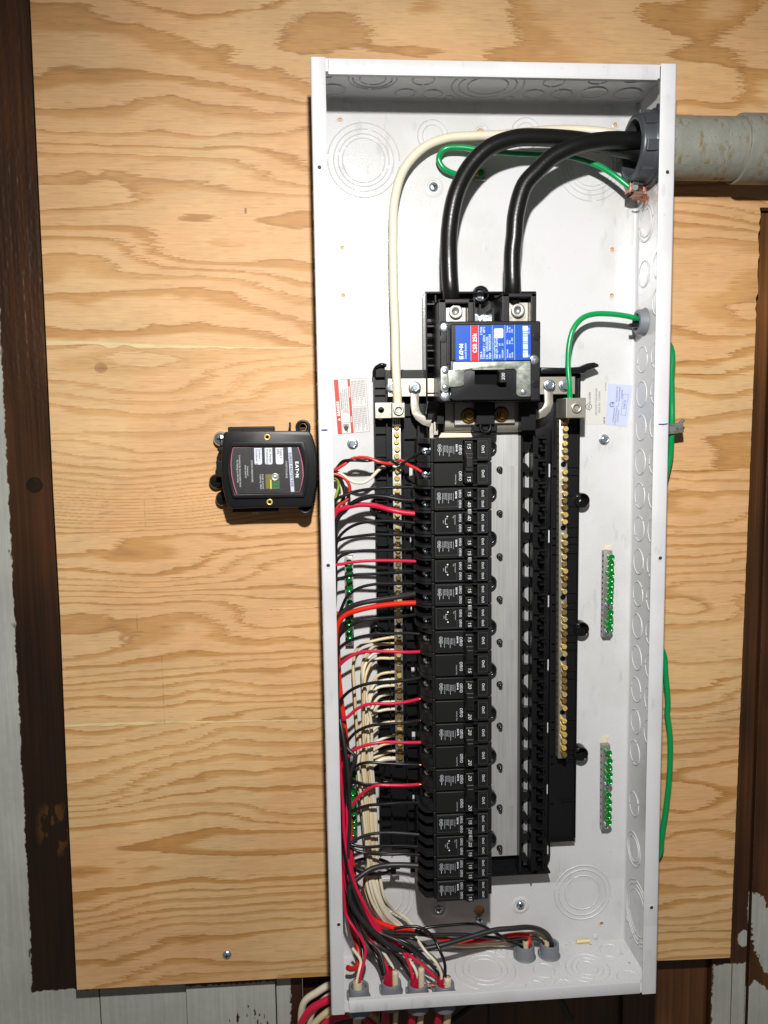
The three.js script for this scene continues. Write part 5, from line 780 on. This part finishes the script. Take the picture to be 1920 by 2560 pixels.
const bush = thing('conduit_bushing', 'dark grey ribbed bushing ring around the feeders at the right wall', 'bushing', [BW - 12, CY, CZ]);
part(bush, 'ring', [latheX(CY, CZ, [[27, BW], [27, 338], [28.6, 336.6], [32, 337.4], [33.6, 340], [34.4, 350], [35.6, 352.5], [36.2, 353], [36.4, BW - 1.4], [33, BW - 1.4]], 64)], fitting);
part(bush, 'lug_rib', [...Array(8)].map((_, k) => { const g = new RoundedBoxGeometry(12, 5, 11, 2, .8); g.translate(346.5, 34.2, 0); const a = k / 8 * Math.PI * 2 + .22; g.translate(0, 0, 0); g.rotateX(a); g.translate(0, -CY, CZ); return g; }), fitting);
part(bush, 'locknut', [latheX(CY, CZ, [[33, 354], [38.2, 354], [39, 355], [39, 357.6], [38, 358.4], [33, 358.4]].map(([r, x]) => [r, x + 3]), 48), ...[...Array(6)].map((_, k) => { const g = new RoundedBoxGeometry(4, 5, 9, 1, .6); g.translate(359, 40, 0); g.rotateX(k / 6 * Math.PI * 2 + .5); g.translate(0, -CY, CZ); return g; })], fitting);
const gb = thing('grommet', 'small grey grommet around the green ground wire in the right wall', 'grommet', [BW - 3, 243, 30]);
part(gb, 'sleeve', [latheX(243, 29, [[9, BW], [9, 354], [9.6, 352.6], [12.6, 353], [13.4, 354], [14, BW - 1.4], [15.6, BW - 1.35], [15.4, BW - 1.3]], 36), latheX(243, 29, [[9, 360], [0, 360]], 24)], greyPlastic);
part(gb, 'clip', [rbx(343, 356, 245, 249.4, 33, 36, .6, 1)], blackGloss);
wire('ground_cable', 'green insulated ground wire bulging out along the right outside of the enclosure', wireGreen, 3.4, [[372, 250, 30], g4(1452, 900, 26), g4(1458, 1120, 24), g4(1462, 1350, 22), g4(1460, 1500, 22), g4(1452, 1640, 20), g11(1498, 300, 16), [371, 520, 14], [369.5, 580, 9], g12(1446, 800, 8), g12(1464, 980, 8), g12(1484, 1250, 8), g13(1480, 0, 8), g13(1500, 200, 8), g13(1502, 400, 8), g13(1492, 600, 8), g13(1470, 820, 8), g13(1436, 1050, 8), g13(1405, 1250, 8), [368, 895, 8], [367.5, 930, 9]], 120);
const cc = thing('cable_clamp', 'small zinc cable clamp with a screw on the outside right of the enclosure', 'cable clamp', g4(1490, 1565, 24));
{ const a = g4(1450, 1545, 28), b = g4(1524, 1590, 28); const g = rbx(-8, 11, -5.4, 5.4, 14, 28, 1, 2); g.rotateZ(.12); g.translate((a[0] + b[0]) / 2 - 1, -(a[1] + b[1]) / 2, 0); part(cc, 'saddle', [g], galv); const h = rbx(-3.2, 3.2, -3, 3, 27.6, 28.5, .3, 1); h.rotateZ(.12); h.translate((a[0] + b[0]) / 2 - 2, -(a[1] + b[1]) / 2, 0); part(cc, 'stamped_pad', [h], tinDull); part(cc, 'screw', [tube([[(a[0] + b[0]) / 2 + 6, a[1] - 1, 22], [(a[0] + b[0]) / 2 + 13, a[1] - 7, 20]], 2, 4, 10)], tinDull); }
// cables that come out from behind the lower left corner
const loops = [[752, 2600, 760, 2505, 826, 2462, wireWhite, 4.4, 'outermost pale cable looping from under the lower left corner', -8], [772, 2600, 780, 2530, 830, 2488, wireWhite, 4.2, 'second pale cable looping from under the lower left corner', -4], [738, 2600, 772, 2530, 832, 2497, wireCrimson, 4.6, 'upper crimson cable looping from under the lower left corner', 4], [742, 2620, 790, 2556, 836, 2520, wireCream, 4.2, 'third pale cable, between the two crimson cables at the lower left', 6], [760, 2640, 800, 2580, 838, 2534, wireCream, 3.6, 'fourth pale cable, lowest of the pale loops at the lower left', 9], [786, 2640, 806, 2570, 840, 2545, wireCrimson, 4.4, 'lower crimson cable looping from under the lower left corner', 12]];
for (const [a, b, c, d, e, f, m, r, l, z] of loops) wire('sheathed_cable', l, m, r, [px(a - 4, b + 60, z - 14), px(a, b, z - 10), px(c, d, z - 4), px((c + e) / 2, (d + f) / 2 - 4, z - 2), px(e, f, z), px(e + 60, f - 8, z + 8), px(e + 110, f + 30, z + 16)], 40);
for (const [x, z, m, r, l] of [[30, 72, wireCream, 4.6, 'pale cable hanging under the leftmost connector'], [63, 66, sheathCrimson, 5, 'crimson cable hanging under the second connector'], [74, 68, wireCream, 3.2, 'narrow pale cable hanging under the second connector'], [92, 74, sheathCrimson, 4.6, 'crimson cable hanging under the third connector'], [101.5, 74, wireCream, 4, 'pale cable hanging under the third connector'], [122, 74, sheathCrimson, 4.6, 'crimson cable hanging under the fourth connector'], [132, 75, wireCream, 4.6, 'pale cable hanging under the fourth connector']])
  wire('sheathed_cable', l, m, r, [[x, BH + 4, z], [x - 1, BH + 30, z - 3], [x - 4, BH + 80, z - 16], [x - 10, BH + 150, z - 34]], 24);
wire('sheathed_cable', 'black cable crossing in the dark under the enclosure', wireSoft, 4, [[150, 1090, -10], [190, 1060, -4], [240, 1050, 0], [280, 1066, -6], [300, 1100, -12]], 30);

/* ------------------------------------------------------------------ surge protector */
const sp = thing('surge_protector', 'black surge protector box with a printed label, left of the enclosure', 'surge protector', g5(800, 800, 0));
{
  const G = (x, y, z) => g5(x, y, z).slice(0, 2), Z = 44;
  part(sp, 'rear_case', [exZ([G(260, 330, 20), G(1380, 300, 20), G(1470, 800, 20), G(1380, 1260, 20), G(300, 1290, 20), G(220, 800, 20)], .2, 34, { bevel: 1 })], black);
  part(sp, 'front_cover', [exZ([G(215, 300, Z), G(240, 275, Z), G(700, 262, Z), G(1395, 262, Z), G(1440, 330, Z), G(1486, 480, Z), G(1510, 660, Z), G(1516, 820, Z), G(1500, 1010, Z), G(1470, 1170, Z), G(1430, 1305, Z), G(1380, 1318, Z), G(700, 1325, Z), G(330, 1338, Z), G(270, 1300, Z), G(225, 1150, Z), G(190, 960, Z), G(182, 740, Z), G(192, 500, Z)], 26, Z, { bevel: 1.6 })], black);
  const inner = [[310, 432], [345, 418], [1310, 412], [1334, 440], [1376, 590], [1392, 760], [1380, 960], [1350, 1110], [1330, 1176], [380, 1196], [340, 1180], [286, 1010], [262, 800], [270, 600]];
  part(sp, 'raised_frame', exZ(inner.map(([x, y]) => G(x, y, Z + 3)), Z - .5, Z + 3, { bevel: .5, holes: [new THREE.Path([[335, 478], [315, 600], [300, 760], [310, 900], [372, 1142], [1278, 1122], [1330, 880], [1328, 760], [1255, 472]].map(([x, y]) => { const p = G(x, y, Z + 3); return new THREE.Vector2(p[0], -p[1]); }))] }), black);
  const lp = [[345, 490], [700, 487], [1250, 482], [1296, 620], [1318, 760], [1322, 880], [1300, 1000], [1268, 1108], [800, 1120], [384, 1132], [345, 1010], [316, 860], [310, 720], [322, 590]], c0 = [300, 470], c1 = [1340, 1145];
  const spUV = cell(832, 540, (c, w, h) => {
    const k = w / 1040, X = (x) => (x - 300) * k, Y = (y) => (y - 470) * k; c.fillStyle = '#1d1d1e'; c.fillRect(0, 0, w, h);
    for (let a = 0; a < 2600; a++) { c.fillStyle = rnd() < .5 ? '#131314' : '#2b2b2c'; c.fillRect(rnd() * w, rnd() * h, 5, 3); }
    c.strokeStyle = '#a8506c'; c.lineWidth = 13 * k; c.beginPath(); lp.forEach(([x, y], i) => (i ? c.lineTo(X(x), Y(y)) : c.moveTo(X(x), Y(y)))); c.closePath(); c.stroke();
    c.fillStyle = '#b9c0d2'; c.beginPath(); c.moveTo(X(1115), Y(500)); c.lineTo(X(1166), Y(500)); c.lineTo(X(1192), Y(1100)); c.lineTo(X(1141), Y(1100)); c.fill();
    c.save(); c.translate(X(1153), Y(800)); c.rotate(-.043); say(c, 'SURGE PROTECTOR', 0, 0, 50 * k, { color: '#191919', bold: true, wide: 1.02 }); c.restore();
    say(c, 'EAT•N', X(1236), Y(800), 62 * k, { color: '#f0f2f4', bold: true, wide: 1.25 });
    say(c, 'CHSPT2SURGE', X(1088), Y(800), 36 * k, { color: '#c4c7cc' });
    [[940, 'Type 2', 'SPD'], [788, 'AC Power', 'Protection'], [640, 'Indoor /', 'Outdoor Use']].forEach(([x, a, b]) => { c.fillStyle = '#cdd2de'; c.beginPath(); c.roundRect(X(x), Y(503), 106 * k, 222 * k, [0, 0, 26 * k, 26 * k]); c.fill(); say(c, a, X(x + 76), Y(518), 42 * k, { align: 'left', color: '#23252b', bold: true }); say(c, b, X(x + 32), Y(518), 42 * k, { align: 'left', color: '#23252b', bold: true }); });
    c.fillStyle = '#4a4420'; c.fillRect(X(785), Y(852), 200 * k, 205 * k); c.fillStyle = '#2c6a3a'; c.fillRect(X(885), Y(950), 95 * k, 105 * k); c.fillStyle = '#6a6428'; c.fillRect(X(790), Y(860), 80 * k, 190 * k); c.fillStyle = '#c9b84a'; c.fillRect(X(852), Y(930), 20 * k, 125 * k); c.fillStyle = '#173d20'; for (let a = 0; a < 6; a++) c.fillRect(X(893 + (a % 3) * 30), Y(962 + Math.floor(a / 3) * 44), 15 * k, 26 * k);
    const T = (t, x, y, s) => say(c, t, X(x), Y(y), s * k, { color: '#d3d6da' });
    T('Surge Current', 752, 955, 32); T('Capacity 36kA', 720, 955, 32); T('STATUS INDICATORS', 602, 812, 32); T('Protected', 540, 810, 30); T('when both lit', 510, 815, 30); T('Contains No Serviceable Parts', 432, 810, 32); T('AC Rating on the Unit', 400, 810, 32);
  });
  const ps = exZ(lp.map(([x, y]) => G(x, y, Z + .4)), Z - .2, Z + .4), A0 = G(...c0, Z + .4), A1 = G(...c1, Z + .4);
  { let g = ps.toNonIndexed(); const p = g.attributes.position, uv = new Float32Array(p.count * 2); for (let i = 0; i < p.count; i++) { uv[2 * i] = spUV[0] + (spUV[1] - spUV[0]) * (p.getX(i) - A0[0]) / (A1[0] - A0[0]); uv[2 * i + 1] = spUV[3] - (spUV[3] - spUV[2]) * (-p.getY(i) - A0[1]) / (A1[1] - A0[1]); } g.setAttribute('uv', new THREE.BufferAttribute(uv, 2)); g.userData.keep = true; part(sp, 'printed_label', [g], P({ map: printTex, roughness: .4, bumpMap: peel, bumpScale: .00008 }), 'dark textured label with a pink outline and white tags'); }
  { const [x, y] = G(925, 898, Z + 1); part(sp, 'indicator', [latheZ(x, y, [[4.2, Z + .4], [4.2, Z + 1], [3.2, Z + 1.3], [2.8, Z + .7], [1.6, Z + .7], [1.2, Z + 1.3], [0, Z + 1.3]], 24)], tinDull); }
  for (const [cx, cy] of [[818, 347], [852, 1245]]) { const [x, y] = G(cx, cy, Z + .5), i = part(sp, 'brass_insert', [latheZ(x, y, [[3.4, Z - 1], [3.3, Z + .5], [2.8, Z + .9], [1.8, Z + .6], [1.6, Z - .6]], 28)], brass); part(i, 'bore', [cylZ(x, y, Z - .5, Z + .25, 1.7)], dark); }
  const ear = (cx, cy, z) => { const [x, y] = G(cx, cy, z); return latheZ(x, y, [[8, .2], [8, z - 1], [7.4, z], [4.6, z], [4.2, z - 3], [3.4, 10]], 32); };
  const [ex, ey] = G(1310, 210, 40), [fx2, fy2] = G(1345, 1310, 36);
  part(sp, 'mounting_ear', [ear(1310, 210, 40), rbx(ex - 7.6, ex + 7.6, ey, ey + 14, 2, 38, 1, 1)], black); part(sp, 'mounting_ear', [ear(1345, 1315, 36), rbx(fx2 - 7.6, fx2 + 7.6, fy2 - 12, fy2, 2, 34, 1, 1)], black);
  part(sp, 'ear_eyelet', [latheZ(ex, ey, [[4.6, 36], [4.5, 39], [3.4, 39.4], [2.6, 36]], 24)], bronze);
  { const a = G(272, 205, 24), b = G(918, 300, 24), c = G(330, 1300, 20), d = G(975, 1378, 20); part(sp, 'side_clip', [rbx(a[0], b[0], a[1], b[1], 4, 24, 1.4, 2), rbx(a[0] + 4, a[0] + 16, a[1] + 4, a[1] + 9, 22, 25, .6, 1), rbx(b[0] - 34, b[0] - 4, a[1] + 3, a[1] + 9, 22, 25, .6, 1), bx(a[0] + 66, a[0] + 68, a[1] - 4, a[1] + 2, 8, 22)], black); part(sp, 'side_clip', [rbx(c[0], d[0], c[1], d[1], 4, 20, 1.4, 2)], black); const q = G(605, 1388, 10), r = G(703, 1404, 10); part(sp, 'white_tab', [rbx(q[0], r[0], q[1] - 3, r[1], 6, 10, .4, 1)], wireWhite); }
  { const a = G(130, 490, 24), b = G(210, 545, 24), c = G(115, 665, 24), d = G(210, 900, 24); part(sp, 'left_lug', [rbx(a[0], b[0], a[1], b[1], 6, 26, 1, 1), rbx(c[0], d[0], c[1], d[1], 4, 28, 1.4, 2), rbx(c[0] + 4, d[0], c[1] - 6, c[1] + 3, 6, 24, 1, 1)], black); }
  for (const [cx, cy, m] of [[172, 372, zinc], [112, 962, tinDull], [200, 1205, tinDull]]) { const [x, y] = G(cx, cy, 12), s = part(sp, 'mounting_screw', [latheZ(x, y, [[8.4, 0.2], [8.4, 6], [8, 9], [6.6, 12], [3.6, 13.6], [0, 14]], 28)], cx === 172 ? zinc : blackGloss); part(s, 'drive_slot', [bx(x - 3.6, x + 3.6, y - .8, y + .8, 12, 14.05), bx(x - .8, x + .8, y - 3.6, y + 3.6, 12, 14.04)], dark); }
}

printTex.needsUpdate = true;
renderer.render(scene, camera);
